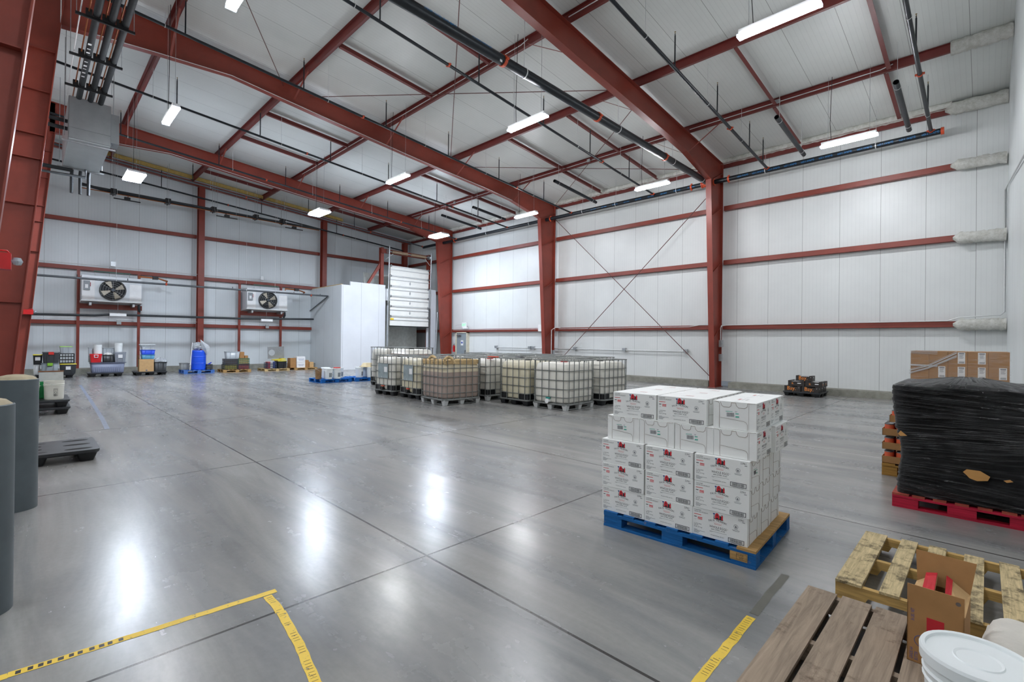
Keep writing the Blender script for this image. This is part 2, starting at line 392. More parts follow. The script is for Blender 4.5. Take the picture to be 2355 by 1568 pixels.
# short struts between purlins
STR = [(-1.82, 12.14, 15.45), (-1.9, 15.45, 18.4), (-1.82, 8.94, 12.14), (-4.46, 12.14, 15.45), (-4.53, 15.45, 18.4), (-9.75, 5.73, 8.94), (-9.7, 12.14, 15.45), (-9.74, 15.45, 18.4),
       (-12.4, 5.73, 8.94), (-12.38, 12.14, 15.45), (-12.5, 15.45, 18.4), (-17.97, 5.73, 8.94), (-17.85, 12.14, 15.45), (-17.9, 15.45, 18.4), (-20.75, 5.73, 8.94), (-20.6, 12.14, 15.45), (-20.6, 15.45, 18.4),
       (-26.3, 5.73, 8.94), (-26.35, 12.14, 15.45), (-26.4, 15.45, 18.4), (-17.8, 2.57, 5.73), (-20.45, 2.57, 5.73)][:20]
for i, (x, a, b) in enumerate(STR):
    m = MB(); za, zb = roofz(a), roofz(b)-.0
    a2, b2 = a+.09, b-.09
    m.prism([(a2, roofz(a2)), (b2, roofz(b2)), (b2, roofz(b2)+.16), (a2, roofz(a2)+.16)], 0, x-.004, x+.004)
    m.prism([(a2, roofz(a2)-.006), (b2, roofz(b2)-.006), (b2, roofz(b2)), (a2, roofz(a2))], 0, x-.004, x+.09)
    bay = 'first' if x > -7 else ('second' if x > -15.3 else ('third' if x > -23.5 else 'last'))
    row = 'row nearest the back wall' if b > 18 else ('second row from the back wall' if b > 15 else ('third row from the back wall' if b > 11.9 else 'near row'))
    side = 'right' if (x > -4 and x > -7) or (-12 < x <= -7.2) or (-19 < x < -15.3) else 'left'
    tag(m.build('roof_strut', STEELD), '%s short strut in the %s roof bay, %s' % (side, bay, row), 'beam', 'short roof struts counted by bay from the right')
# rod bracing under the roof
def rod(name, a, b, r, m, label, cat, group=None, n=6):
    return tag(MB().tube([a, b], r, n).build(name, m), label, cat, group)
RODM = mat('brown_brace_rod', '5b3029', .5)
for a, b, l in (((-7.3, 12.6, 8.72), (-15.2, 18.2, 8.25), 'falling from the nearest rafter towards the back wall'), ((-15.2, 6.2, 9.25), (-7.25, 11.9, 8.78), 'running level-looking across the middle bay'),
                ((-15.2, 12.5, 8.72), (-7.25, 18.3, 8.2), 'low across the bay next to the back wall'), ((-7.3, 5.9, 9.2), (-15.2, 11.8, 8.78), 'crossing behind the big black main pipe'), ((-7.3, .4, 9.6), (-15.2, 5.4, 9.3), 'in the near bay beside the top left lamp')):
    rod('brace_rod', a, b, .011, RODM, 'thin brown roof brace rod '+l, 'rod', 'roof brace rods')
rod('brace_rod', (-15.2, 18.15, 7.8), (-7.25, 18.15, .25), .014, RODM, 'thin brown diagonal rod on the back wall falling to the right', 'rod', 'wall brace rods')
rod('brace_rod', (-7.3, 18.2, 7.45), (-15.15, 18.2, .3), .014, RODM, 'thin brown diagonal rod on the back wall rising to the right', 'rod', 'wall brace rods')
# girts
def girt(a, b, z, ax, off, label, mi=STEEL):
    m = MB(); h = .17
    if ax == 0:
        m.box((a, off, z), (b, off+.006, z+h)); m.box((a, off, z), (b, off+.15, z+.006)); m.box((a, off-.0, z+h-.006), (b, off+.15, z+h)); m.box((a, off+.14, z+h-.03), (b, off+.146, z+h))
    else:
        m.box((off-.006, a, z), (off, b, z+h)); m.box((off-.15, a, z), (off, b, z+.006)); m.box((off-.15, a, z+h-.006), (off, b, z+h))
    return tag(m.build('wall_girt', mi), label, 'girt', 'red wall girts')
HN = {6.63: 'highest', 4.59: 'middle', 2.15: 'lowest'}
for z, nm in HN.items():
    for a, b, w_ in ((XA+.2, -23.62, 'behind the roll-up door room'), (-23.38, -15.42, 'between the first two back wall columns'), (-15.18, -7.27, 'behind the crossed brace rods'), (-7.03, -.5, 'right of the last column, ending in foam')):
        girt(a, b, z, 0, 18.42, '%s red wall girt %s' % (nm, w_))
for k, (z, yy) in enumerate(((6.64, 6.8), (4.56, 4.6), (2.16, 2.2))):
    nm = ['highest', 'middle', 'lowest'][k]
    for a, b, w_ in ((-.6, 5.98, 'behind the first cooling unit'), (6.24, 12.26, 'between the two end wall columns'), (12.54, 18.1, 'beyond the panel room')):
        girt(a, b if not (z < 6 and a > 12) else b, z, 1, -28.32, '%s red girt on the fan wall, %s' % (nm, w_))
# end-wall columns and rake beam
for y, l in ((-.25, 'behind the farthest interior column'), (6.11, 'between the two cooling units'), (12.4, 'rising behind the panel room'), (18.0, 'in the far corner')):
    t = thing('end_wall_column', 'straight red steel column on the fan wall '+l, 'column', (-28.1, y, 0), 0, 'end wall columns')
    MB().box((-.006, -.12, .02), (.006, .12, roofz(y)-.25)) if False else None
    MB().box((-.17, -.005, .02), (.15, .005, roofz(y)-.2)).build('web', STEEL, t)
    MB().box((.15, -.13, .02), (.165, .13, roofz(y)-.2)).build('inner_flange', STEEL, t)
    MB().box((-.18, -.13, .02), (-.165, .13, roofz(y)-.2)).build('outer_flange', STEEL, t)
    MB().box((-.2, -.16, 0), (.2, .16, .02)).build('base_plate', STEEL, t)
t = thing('rake_beam', 'red sloping roof beam along the top of the fan wall', 'beam')
MB().prism([(YN+.1, roofz(YN)-.22), (18.4, roofz(18.4)-.2), (18.4, roofz(18.4)-.02), (YN+.1, roofz(YN)-.02)], 0, -28.12, -28.1).build('web', STEEL, t)
sloped_bar(-28.1, [(YN+.1, roofz(YN)-.22), (18.4, roofz(18.4)-.2)], .2, -.012).build('bottom_flange', STEEL, t)
YEL = mat('yellow_insulation', 'b99d5a', .9, 0, .15, 8)
tag(MB().prism([(2, roofz(2)+.02), (13.5, roofz(13.5)+.02), (13.5, roofz(13.5)+.18), (2, roofz(2)+.18)], 0, -28.0, -27.9).build('insulation_strip', YEL), 'yellow insulation strip showing above the sloping beam of the fan wall', 'insulation')
# fan unit support studs
for y, l in ((1.56, 'left of the first cooling unit'), (3.66, 'right of the first cooling unit'), (7.9, 'left of the second cooling unit'), (10.0, 'right of the second cooling unit')):
    tag(MB().box((-28.2, y-.05, 0), (-28.08, y+.05, 4.55)).build('steel_stud', STEEL), 'slim red steel post '+l, 'post', 'support posts of the cooling units')
# foam pieces
foam((-.72, 18.36, 6.72), (.40, 18.4, 6.70), .13, .15, seed=1).build('spray_foam', FOAM, label='white spray foam sleeve on the highest girt at the right corner', category='foam', group='foam sleeves')
foam((-.66, 18.38, 4.66), (.40, 18.4, 4.63), .13, .16, seed=2).build('spray_foam', FOAM, label='white spray foam sleeve on the middle girt at the right corner', category='foam', group='foam sleeves')
foam((-.64, 18.38, 2.22), (.41, 18.4, 2.22), .13, .16, seed=3).build('spray_foam', FOAM, label='white spray foam sleeve on the lowest girt at the right corner', category='foam', group='foam sleeves')
foam((-.62, 15.45, roofz(15.45)+.08), (.42, 15.45, roofz(15.45)+.08), .16, .16, seed=4, point=False).build('spray_foam', FOAM, label='thick white spray foam block on the end of the last roof purlin', category='foam', group='foam sleeves')
foam((-.85, 18.45, 8.36), (.42, 18.45, 8.36), .16, .17, seed=5).build('spray_foam', FOAM, label='white spray foam sleeve in the top right corner of the back wall', category='foam', group='foam sleeves')
foam((XA+.1, 18.50, 8.5), (-.7, 18.50, 8.5), .10, .11, n=260, seed=6, point=False).build('spray_foam', FOAM, label='long white spray foam bead along the top of the back wall', category='foam')
# ================================================================ lamps
LENS = emit('lamp_lens_glow', 'f8faff', LAMP); LENSB = emit('high_bay_glow', 'e6f0ff', LAMP*1.35)
def strip_light(x, y, label, z=7.0, L=1.27, W=.17, bay=False, zc=None):
    t = thing('high_bay_lamp' if bay else 'strip_light', label, 'lamp', (x, y, z), 0, 'hanging high bay lamps' if bay else 'hanging strip lights')
    m = MB(); m.box((-L/2+.03, -W*.46, .045), (L/2-.03, W*.46, .11)); m.build('housing', WHITEP, t)
    m = MB(); c = .03
    m.prism([(-W/2+.02, .06), (W/2-.02, .06), (W/2, .03), (W/2-.01, .0), (W/2-c, -.02), (-W/2+c, -.02), (-W/2+.01, .0), (-W/2, .03)], 0, -L/2+.05, L/2-.05); m.build('lens', LENSB if bay else LENS, t)
    for s in (-1, 1): MB().box((s*L/2, -W/2+.005, -.015), (s*(L/2-.05), W/2-.005, .035)).build('end_cap', CLEARP, t)
    top = roofz(y)+.199-z
    for s in (-1, 1):
        MB().tube([(s*L*.36, 0, .1), (s*L*.36, 0, top)], .004, 5).build('hanger_wire', GALV, t)
    MB().tube([(-L*.3, .0, .1), (-L*.33, .02, .6), (-L*.30, .03, top)], .007, 5).build('cord', BLKP, t)
    return t
CLEARP = mat('frosted_clear_plastic', 'dfe6ee', .25, 0, .03, 5, trans=.3)
for x, y, l in ((-2.5, 2.45, 'above the camera'), (-8.2, 2.3, 'at the top left edge of the picture'), (-14.15, 2.42, 'hanging in front of the deep rafter at the left'),
                (-2.5, 8.78, 'large at the top right'), (-8.1, 8.66, 'just left of the big black main pipe'), (-14.06, 8.7, 'in the middle of the roof'),
                (-2.6, 15.22, 'near the right end of the back wall'), (-8.2, 15.1, 'above the crossed brace rods'), (-14.0, 14.95, 'beside the middle back wall column')):
    strip_light(x, y, 'long glowing white strip light '+l)
for x, y, l in ((-20.45, 2.5, 'flaring beside the grey hanging unit'), (-20.3, 8.75, 'hanging over the middle of the hall'), (-20.1, 14.9, 'in front of the farthest back wall column')):
    strip_light(x, y, 'square bright high bay lamp '+l, L=1.15, W=.52, bay=True)
for x in (-2.5, -8.2, -14.1, -20.4, -26.0):
    strip_light(x, -4.4, 'unseen white strip light added as fill behind the interior columns', z=7.4)  # out-of-view row, added to fill the hall with light
strip_light(-26.2, 5.6, 'white strip light in front of the fan wall', z=7.6) if False else None
# ================================================================ sprinkler piping
def hanger(x, y, z, r, top, parent):
    m = MB(); m.tube([(x, y, z+r), (x, y, top)], .005, 5); m.build('hanger_rod', GALVL, parent)
    MB().tube([(x+(r+.006)*math.cos(a), y, z+(r+.006)*math.sin(a)) for a in [k*PI/8 for k in range(17)]], .007, 5).build('hanger_ring', GALVL, parent) if False else \
    ring(x, y, z, r+.005, 1, .012).build('hanger_ring', GALVL, parent)
def ring(x, y, z, r, ax=1, w=.03, t=.006, bolts=False):
    m = MB(); M = Matrix.Translation((x, y, z)) @ (Matrix.Rotation(PI/2, 4, 'X') if ax == 1 else Matrix.Rotation(PI/2, 4, 'Y'))
    m.lathe([(r, -w/2), (r+t, -w/2), (r+t, w/2), (r, w/2), (r, -w/2)], 14, M=M)
    if bolts:
        for s in (-1, 1): m.cbox((s*(r+t+.012), 0, 0), (.04, .035, w), M=M)
    return m
def branch(X, ylo, yhi, label, r=.036, zoff=7.6, joints=(), sprigs=(), hangs=(), m=None, sx=0):
    zz = lambda y: zoff+.0833*(17.6-y)
    t = thing('sprinkler_pipe', label, 'pipe', (0, 0, 0), 0, 'sprinkler branch pipes')
    MB().tube([(X, ylo, zz(ylo)), (X, yhi, zz(yhi))], r, 12).build('pipe', m or BLK, t)
    for y in joints: ring(X, y, zz(y), r, 1, .05, .012, True).build('coupling', ORANGE, t)
    for y in sprigs:
        q = MB().tube([(X, y, zz(y)), (X, y, zz(y)+.78)], .017, 8); q.tube([(X, y, zz(y)+.78), (X, y, zz(y)+.83)], .011, 6); q.build('sprig', BLK, t)
        q = MB().lathe([(0, 0), (.014, .0), (.006, .02), (.006, .04), (.02, .05), (.0, .055)], 8, c=(X, y, zz(y)+.82)); q.build('sprinkler_head', BRASS, t)
    for y in hangs: hanger(X, y, zz(y), r, roofz(y)+.199, t)
    return t
BRASS = mat('brass', '8d7440', .4, .8)
SPR = (5.4, 7.95, 10.5, 13.05, 15.75); HGS = (6.6, 9.2, 12.3, 15.0, 17.0)
branch(-1.1, 6.0, 17.7, 'black sprinkler branch pipe nearest the right wall', .045, joints=(14.4, 17.6), sprigs=(8.0, 13.5, 16.6), hangs=(12.1, 16.6))
branch(-5.3, 5.5, 17.7, 'black sprinkler branch pipe running down right of the big rafter', .042, joints=(14.3, 17.6), sprigs=(5.6, 10.8, 13.35, 15.9, 17.2), hangs=(9.4, 12.7, 15.2))
branch(-9.52, 2.0, 17.7, 'black sprinkler branch pipe just left of the big main pipe', .036, joints=(7.3, 14.0, 17.6), sprigs=(5.4, 8.3, 10.9, 13.3, 15.8), hangs=(4.8, 9.6, 12.6, 15.2))
branch(-13.65, -.5, 17.7, 'black sprinkler branch pipe beginning above the pipe bundle', .036, joints=(7.2, 14.0, 17.6), sprigs=(2.6, 5.4, 8.0, 10.5, 13.0, 15.7), hangs=(2.2, 6.1, 9.5, 12.3, 15.0))
branch(-17.85, -.8, 17.7, 'black sprinkler branch pipe passing behind the grey hanging unit', .036, joints=(7.2, 14.0, 17.6), sprigs=(3.2, 5.6, 8.1, 10.6, 13.1, 15.6), hangs=(2.6, 6.3, 9.4, 12.3, 15.2))
branch(-22.1, -.8, 17.7, 'black sprinkler branch pipe just in front of the farthest rafter', .036, joints=(7.2, 13.9, 17.6), sprigs=(2.3, 5.4, 8.0, 10.5, 13.1, 15.7), hangs=(2.5, 5.9, 9.2, 12.2, 15.2))
branch(-25.5, -.8, 17.7, 'grey sprinkler branch pipe second from the fan wall', .04, joints=(7.4, 14.0, 17.6), sprigs=(5.2, 10.4, 13.0), hangs=(2.4, 5.9, 9.2, 12.3), m=GRYPIPE)
branch(-27.7, -.8, 17.6, 'black sprinkler branch pipe closest to the fan wall', .04, joints=(7.2, 13.4), sprigs=(4.4, 8.8, 13.0), hangs=(2.6, 6.5, 9.6, 14.2))
for X, a, b, l in ((-4.1, 14.4, 17.2, 'above the right bay, second from the right wall'), (-1.53, 14.4, 17.2, 'nearest the right wall'), (-11.9, 14.3, 17.1, 'above the crossed brace rods'), (-16.95, 14.5, 16.6, 'left of the middle column'), (-19.2, 14.4, 17.0, 'near the far high bay lamp')):
    t = thing('pipe_stub', 'short open ended black pipe '+l, 'pipe', (0, 0, 0), 0, 'short hanging pipe stubs'); r = .062; zz = lambda y: 7.58+.0833*(17.6-y)
    q = MB(); d = Vector((0, b-a, zz(b)-zz(a))).normalized()
    q.tube([(X, a, zz(a)), (X, b, zz(b))], r, 16, caps=False); q.tube([(X, b-.01, zz(b)), (X, a+.01, zz(a))], r-.006, 16, 1, caps=False)
    q.build('pipe', [BLK, BLKP], t)
    for y in (a+.25, b-.3): hanger(X, y, zz(y), r, roofz(y)+.199, t)
# header and riser main
t = thing('sprinkler_header', 'long black sprinkler header pipe with blue print along the back wall', 'pipe')
HY, HZ_ = 17.78, 7.58
MB().tube([(-25.6, HY, HZ_), (-.86, HY, HZ_)], .084, 18).build('pipe', BLK, t)
MB().tube([(-.90, HY, HZ_), (-.83, HY, HZ_)], .10, 18).build('end_cap', ORANGE, t)
for x in (-6.62, -8.0, -15.0, -22.4): ring(x, HY, HZ_, .084, 0, .06, .014, True).build('coupling', ORANGE, t)
for x in (-2.35, -5.4, -8.6, -11.35, -13.1, -16.4, -19.6, -24):
    ring(x, HY, HZ_, .088, 0, .025, .005).build('hanger_ring', GALVL, t); MB().tube([(x, HY, HZ_+.09), (x, HY, roofz(HY)+.199)], .006, 5).build('hanger_rod', GALVL, t)
q = MB()
for k in range(11):
    q.text('6.625 X .134 NLP FD', .085, FR((-6.3+k*.5*1.0+.0, HY-.088*.9, HZ_-.05), (1, 0, 0), (0, -.35, .94)), sx=.5) if k < 11 else None
for k in range(10):
    q.text('6.625 X .134 NLP', .075, FR((-12.6+k*.56, HY-.088*.9, HZ_-.05), (1, 0, 0), (0, -.35, .94)), sx=.5)
q.build('printed_text', BLUEINK, t)
t = thing('sprinkler_main', 'thick black sprinkler main pipe with orange couplings crossing the roof towards the right column', 'pipe')
MX, MZ, MR = -7.36, 7.60, .108
MB().tube([(MX, .3, MZ), (MX, 17.62, MZ)], MR, 24).build('pipe', BLK, t)
for y in (7.1, 10.6, 14.35): ring(MX, y, MZ, MR, 1, .07, .017, True).build('coupling', ORANGE, t)
q = MB().tube([(MX, 17.58, MZ), (MX, 17.72, MZ)], MR+.02, 20); q.tube([(MX-.22, HY, HZ_), (MX+.22, HY, HZ_)], MR+.01, 20); q.tube([(MX-.24, HY, HZ_), (MX-.2, HY, HZ_)], MR+.025, 20); q.tube([(MX+.2, HY, HZ_), (MX+.24, HY, HZ_)], MR+.025, 20); q.build('tee_fitting', ORANGE, t)
for y in (4.2, 7.75, 11.6, 14.9, 17.2):
    ring(MX, y, MZ, MR+.003, 1, .03, .006).build('hanger_ring', GALVL, t); MB().tube([(MX, y, MZ+MR), (MX, y, roofz(y)+.199)], .007, 5).build('hanger_rod', GALVL, t)
q = MB(); tilt = math.radians(22)
def onpipe(y0, s, size, ang, sgn=1):
    nx, nz = math.cos(ang), math.sin(ang)
    q.text(s, size, FR((MX+nx*(MR+.002), y0, MZ+nz*(MR+.002)), (0, 1, 0), (-nz, 0, nx)), sx=.75)
onpipe(5.0, 'SYSTEM TESTED 3RV45 @60 C', .075, .25); onpipe(6.05+.1, 'PO 3181845 MADE IN USA', .06, .25)
q.build('printed_text', BLUEINK, t)
MB().box((MX+MR*.72, 6.93, MZ-.11), (MX+MR*.8, 6.99, MZ-.05)).build('paper_label', WHITEP, t)
# pipes along the fan wall
t = thing('drain_pipe', 'dark pipe with orange joints crossing in front of both cooling fans and turning down', 'pipe', group='pipes along the fan wall')
MB().tube([(-26.0, -.8, 3.97), (-26.0, 11.75, 4.03)], .045, 12).build('pipe', GRYPIPE, t)
MB().tube([(-26.0, 11.75, 4.03), (-28.4, 11.75, 3.3)], .03, 10).build('elbow_pipe', GRYPIPE, t)
for y in (4.35, 10.8): ring(-26.0, y, 4.0, .045, 1, .06, .014).build('coupling', ORANGE, t)
for y in (2.62, 7.6, 8.95): hanger(-26.0, y, 4.0, .045, roofz(y), t)
for y in (1.4, 3.0, 5.6, 7.0, 9.9, 11.3): MB().tube([(-26.0, y, 4.03), (-26, y, 4.12)], .014, 6).build('sprinkler_head', BLK, t)
t = thing('insulated_pipe', 'dark insulated pipe running low under both cooling units', 'pipe', group='pipes along the fan wall')
MB().tube([(-26.6, -.8, 2.47), (-26.6, 2.0, 2.52), (-26.6, 2.5, 2.58), (-26.6, 7.5, 2.62), (-26.6, 11.2, 2.74)], .05, 12).build('pipe', RUBBER, t)
for y in (2.75, 8.75): MB().box((-26.7, y-.28, 2.52), (-26.5, y+.28, 2.64)).build('white_sleeve', WHITEP, t)
for y in (2.75, 8.75): MB().tube([(-26.6, y, 2.64), (-26.6, y, 3.1)], .005, 5).build('hanger_wire', GALV, t)
# bundle of refrigeration lines along the fan wall
COPP = mat('copper_line', 'a8643a', .35, .6, .15, 8)
t = thing('pipe_bundle', 'bundle of black and copper refrigeration lines clamped along the upper fan wall', 'pipe')
BX, BZ = -26.8, 7.87
MB().tube([(BX, 1.5, BZ+.12), (BX, 2.4, BZ), (BX, 11.5, BZ-.04)], .06, 10).build('suction_line', RUBBER, t)
MB().tube([(BX+.13, 1.5, BZ+.05), (BX+.13, 11.5, BZ-.06)], .045, 10).build('suction_line', RUBBER, t)
for dz, dx in ((-.1, .05), (-.13, .14)): MB().tube([(BX+dx, 1.5, BZ+dz+.05), (BX+dx, 11.5, BZ+dz)], .016, 8).build('copper_line', COPP, t)
for y in (2.56, 4.49, 6.32, 8.22, 9.53):
    q = MB().cbox((BX+.06, y, BZ), (.34, .2, .22)); q.box((BX-.1, y-.02, BZ-.15), (BX+.6, y+.02, BZ-.11)); q.build('pipe_clamp', BLKP, t)
    for dx in (-.06, .3): MB().tube([(BX+dx, y, BZ-.1), (BX+dx, y, roofz(y))], .006, 5).build('hanger_rod', GALV, t)
for y in (2.95, 6.72, 9.87):
    q = MB().box((-26.02, y-.45, 7.42), (-25.98, y+.45, 7.46)); q.cbox((-26, y, 7.5), (.14, .2, .12)); q.build('trapeze_bar', BLKP, t)
    MB().tube([(-26.0, y, 7.55), (BX+.1, y+.12, BZ-.1)], .02, 6).build('branch_line', COPP, t)
    for s in (-.4, .4): MB().tube([(-26, y+s, 7.46), (-26, y+s, roofz(y))], .005, 5).build('hanger_rod', GALV, t)
# near overhead bundle + grey hanging unit
t = thing('pipe_bundle', 'overhead bundle of grey and copper lines on black bars at the top left', 'pipe')
BZ = 7.98
for y, r, m_, n_ in ((.92, .062, RUBBER, 'insulated_line'), (1.15, .062, RUBBER, 'insulated_line'), (1.36, .062, RUBBER, 'insulated_line'), (.80, .013, COPP, 'copper_line'), (1.05, .013, COPP, 'copper_line'), (1.27, .013, COPP, 'copper_line'), (.68, .011, WHITEP, 'white_conduit')):
    MB().tube([(-17.3, y, BZ), (-6.0, y, BZ)], r, 14).build(n_, GINS if False else m_, t)
rnd = random.Random(3)
q = MB()
for k in range(9):
    x = -15.6+k*.22+rnd.uniform(-.05, .05); q.box((x, .87, BZ-.065), (x+rnd.uniform(.03, .09), .93, BZ-.0635))
q.build('torn_tape', WHITEP, t)
for x in (-9.0, -10.8, -12.55, -14.42, -16.25):
    q = MB().box((x-.02, .60, BZ-.12), (x+.02, 1.52, BZ-.07))
    for y in (.80, .92, 1.05, 1.15, 1.27, 1.36): q.cbox((x, y, BZ-.02), (.09, .1, .14))
    q.build('trapeze_bar', BLKP, t)
    for y in (.62, 1.5): MB().tube([(x, y, BZ-.1), (x, y, roofz(y))], .006, 5).build('hanger_rod', GALV, t)
GREYM = mat('galvanised_sheet', 'a3aaad', .38, .55, .10, 2.5)
t = thing('ceiling_unit', 'large grey sheet metal unit hanging from the roof at the upper left', 'refrigeration unit', (-18.8, 1.15, 6.85))
m = MB().box((-1.6, -.43, .02), (1.58, .43, 1.12)); m.build('cabinet', GREYM, t)
MB().box((1.58, -.42, .30), (1.60, .42, 1.12)).build('front_panel', GREYM, t); MB().box((1.58, -.42, .03), (1.60, .42, .28)).build('lower_panel', GREYM, t)
MB().box((-1.58, -.42, 0), (1.56, .42, .02)).build('bottom_pan', mat('pale_drain_pan', 'c9d2d4', .35, .2, .06, 2), t)
MB().box((1.0, .44, .15), (1.5, .62, .95)).build('junction_box', GREYM, t)
for sx in (-1.4, 1.4):
    for sy in (-.5, .5): MB().tube([(sx, sy, .1), (sx, sy, 2.7)], .008, 6).build('hanger_rod', GALV, t)
for sx in (-1.4, 1.4): MB().box((sx-.03, -.55, -.04), (sx+.03, .55, 0)).build('support_rail', GALV, t)
for z in (.35, .55): MB().tube([(1.2, -.43, z), (1.2, -1.9, z+.05)], .05, 10).build('insulated_line', RUBBER, t)
MB().tube([(-1.3, -.2, -.1), (-1.3, -1.1, -.1), (-1.3, -1.3, -.3), (-1.3, -1.7, -.3)], .055, 10).build('insulated_line', RUBBER, t)
MB().tube([(-1.3, .1, 0), (-1.3, .1, -.25), (-1.3, -1.8, -.3)], .03, 10).build('drain_line', GRYPIPE, t)
for y in (-.2, .0, .2): MB().tube([(-1.5, y, .1), (-1.75, y, -.1), (-1.75, y, -.7)], .04, 8).build('insulated_line', RUBBER, t)
# ================================================================ cooling units
def cooler(y0, y1, label, side):
    W = y1-y0; t = thing('cooling_unit', label, 'evaporator', (-27.65, (y0+y1)/2, 3.1), 0, 'cooling units on the fan wall')
    H = 1.16
    MB().box((-.42, -W/2, .08), (.35, W/2, H)).build('cabinet', mat('cooler_aluminium', 'cfd4d8', .35, .25, .05, 3), t)
    MB().prism([(-.44, .0), (.38, .06), (.38, .1), (-.44, .1)], 1, -W/2-.02, W/2+.02).build('drain_pan', GALVL, t)
    cz = .58; M = Matrix.Translation((.35, 0, cz)) @ Matrix.Rotation(PI/2, 4, 'Y')
    R = .46
    MB().lathe([(R, 0), (R, .1), (R-.02, .1), (R-.02, 0)], 40, M=M).build('fan_shroud', BLKP, t)
    MB().lathe([(R-.02, .0), (0, .0)], 40, M=M @ Matrix.Translation((0, 0, .004))).build('fan_opening', mat('dark_coil', '1b1f22', .7), t)
    b = MB()
    for k in range(4):
        a0 = math.radians(25+90*k); 
        for (ra, rb) in ((.10, R-.05),):
            P = []
            for r_, a_, h in ((ra, -.30, .03), (rb, -.27, .02), (rb, .30, .085), (ra, .25, .07)):
                P.append((r_*math.cos(a0+a_), r_*math.sin(a0+a_), h))
            b.plate(P, .004, M=M)
    b.build('fan_blade', mat('fan_blade_tan', 'b6ad9c', .5, .2), t)
    MB().lathe([(0, .1), (.06, .1), (.075, .07), (.075, .02)], 20, M=M).build('fan_hub', mat('fan_motor', '4a5056', .4, .3), t)
    gd = MB()
    for r_ in (.16, .25, .34, .43): gd.tube([(r_*math.cos(k*PI/16), r_*math.sin(k*PI/16), .12) for k in range(33)], .0025, 4, M=M, caps=False)
    for k in range(6):
        a = k*PI/3; gd.tube([(.06*math.cos(a), .06*math.sin(a), .12), ((R)*math.cos(a), R*math.sin(a), .11)], .003, 4, M=M)
    gd.build('fan_guard', GALVL, t)
    MB().box((.35, -W/2+.01, .12), (.357, -W/2+.42, H-.2)).build('access_panel', WHITEP, t); MB().box((.35, W/2-.44, .12), (.357, W/2-.02, H-.28)).build('access_panel', WHITEP, t)
    MB().box((.355, -W/2+.06, .52), (.42, -W/2+.26, .92)).build('disconnect_switch', mat('switch_grey', '8e9498', .4), t)
    MB().box((.42, -W/2+.10, .6), (.424, -W/2+.2, .76)).build('paper_label', WHITEP, t)
    MB().box((.38, -W/2+.265, .68), (.41, -W/2+.285, .85)).build('red_switch_lever', mat('red_lever', 'b3262a', .4), t)
    MB().box((-.6, -W/2-.02, -.2), (.1, W/2+.02, -.03)).build('support_beam', STEEL, t) if False else MB().box((-.42, -W/2-.08, -.24), (-.34, W/2+.1, -.02)).build('support_beam', STEEL, t)
    for s in (-1, 1): MB().box((-.42, s*W*.36-.04, -.12), (.3, s*W*.36+.04, -.0)).build('support_bracket', GALV, t)
    MB().tube([(.3, W/2-.1, H+.02), (.3, W/2-.1, H+.12), (.3, W/2+.6, H+.1), (.3, W/2+.95, H+.0), (.1, W/2+.95, H-.05)], .03, 8).build('refrigerant_line', COPP, t)
    MB().cbox((.3, W/2+.5, H+.11), (.2, .2, .14)).build('pipe_clamp', BLKP, t)
    MB().tube([(.2, W/2-.08, -.0), (.2, W/2-.08, -.18), (-.1, W/2-.02, -.3)], .045, 10).build('drain_line', RUBBER, t)
    MB().box((.0, -W*.3, H+.2), (.05, W*.32, H+.25)).build('strut_channel', mat('green_strut', '2f5548', .5), t)
    for s in (-W*.28, W*.3): MB().tube([(.02, s, H), (.02, s, H+.2)], .01, 6).build('strut_rod', GALV, t)
cooler(1.62, 3.66, 'white cooling unit with a large black fan on the far left wall, the left one', 0)
cooler(8.02, 10.05, 'white cooling unit with a large black fan, the right one beside the panel room', 1)
# conduits
def conduit(pts, r, label, m=GALVL, name='conduit', cat='conduit', group='electrical conduits'):
    return tag(MB().tube(pts, r, 6).build(name, m), label, cat, group)
conduit([(-28.2, -.6, 4.80), (-28.2, 6.0, 4.82)], .016, 'thin grey conduit on top of the middle girt above the first cooling unit')
conduit([(-28.2, 6.24, 4.82), (-28.2, 11.8, 4.84)], .016, 'thin grey conduit on top of the middle girt above the second cooling unit')
conduit([(-28.2, .3, 2.40), (-28.2, 6.0, 2.42)], .016, 'thin grey conduit on the lowest girt under the first cooling unit')
conduit([(-28.2, 6.3, 2.44), (-28.2, 11.7, 2.42)], .016, 'thin grey conduit on the lowest girt under the second cooling unit')
for y, z, l in ((2.72, 4.93, 'above the first fan'), (9.0, 4.93, 'above the second fan'), (2.95, 2.3, 'under the first fan'), (9.3, 2.3, 'under the second fan')):
    tag(MB().cbox((-28.15, y, z), (.08, .16, .2)).build('junction_box', GALV), 'small grey junction box '+l, 'electrical box', 'electrical boxes')
conduit([(-6.98, 18.1, 1.5), (-6.98, 18.1, 2.2), (-6.95, 18.1, 2.28), (-6.85, 18.32, 2.31), (-4, 18.36, 2.32), (-.75, 18.36, 2.33), (-.5, 18.3, 2.42), (.3, 18.3, 2.46), (.38, 18.45, 2.55), (.38, 18.5, 5.85), (.40, 17.5, 5.75), (.40, 9, 4.2)], .016, 'long thin grey conduit rising from the right column along the lowest girt to the corner')
conduit([(-14.9, 18.36, 2.26), (-8.3, 18.36, 2.27), (-7.9, 18.36, 2.33), (-7.3, 18.3, 2.35)], .014, 'thin grey conduit on the lowest girt below the crossed rods')
conduit([(-23.2, 18.36, 2.28), (-15.6, 18.36, 2.27)], .014, 'thin grey conduit on the lowest girt above the grey door')
conduit([(-15.1, 18.05, .6), (-15.1, 18.05, 2.2), (-15.0, 18.2, 2.32), (-14.8, 18.36, 2.32)], .02, 'thin conduit climbing the middle back wall column')
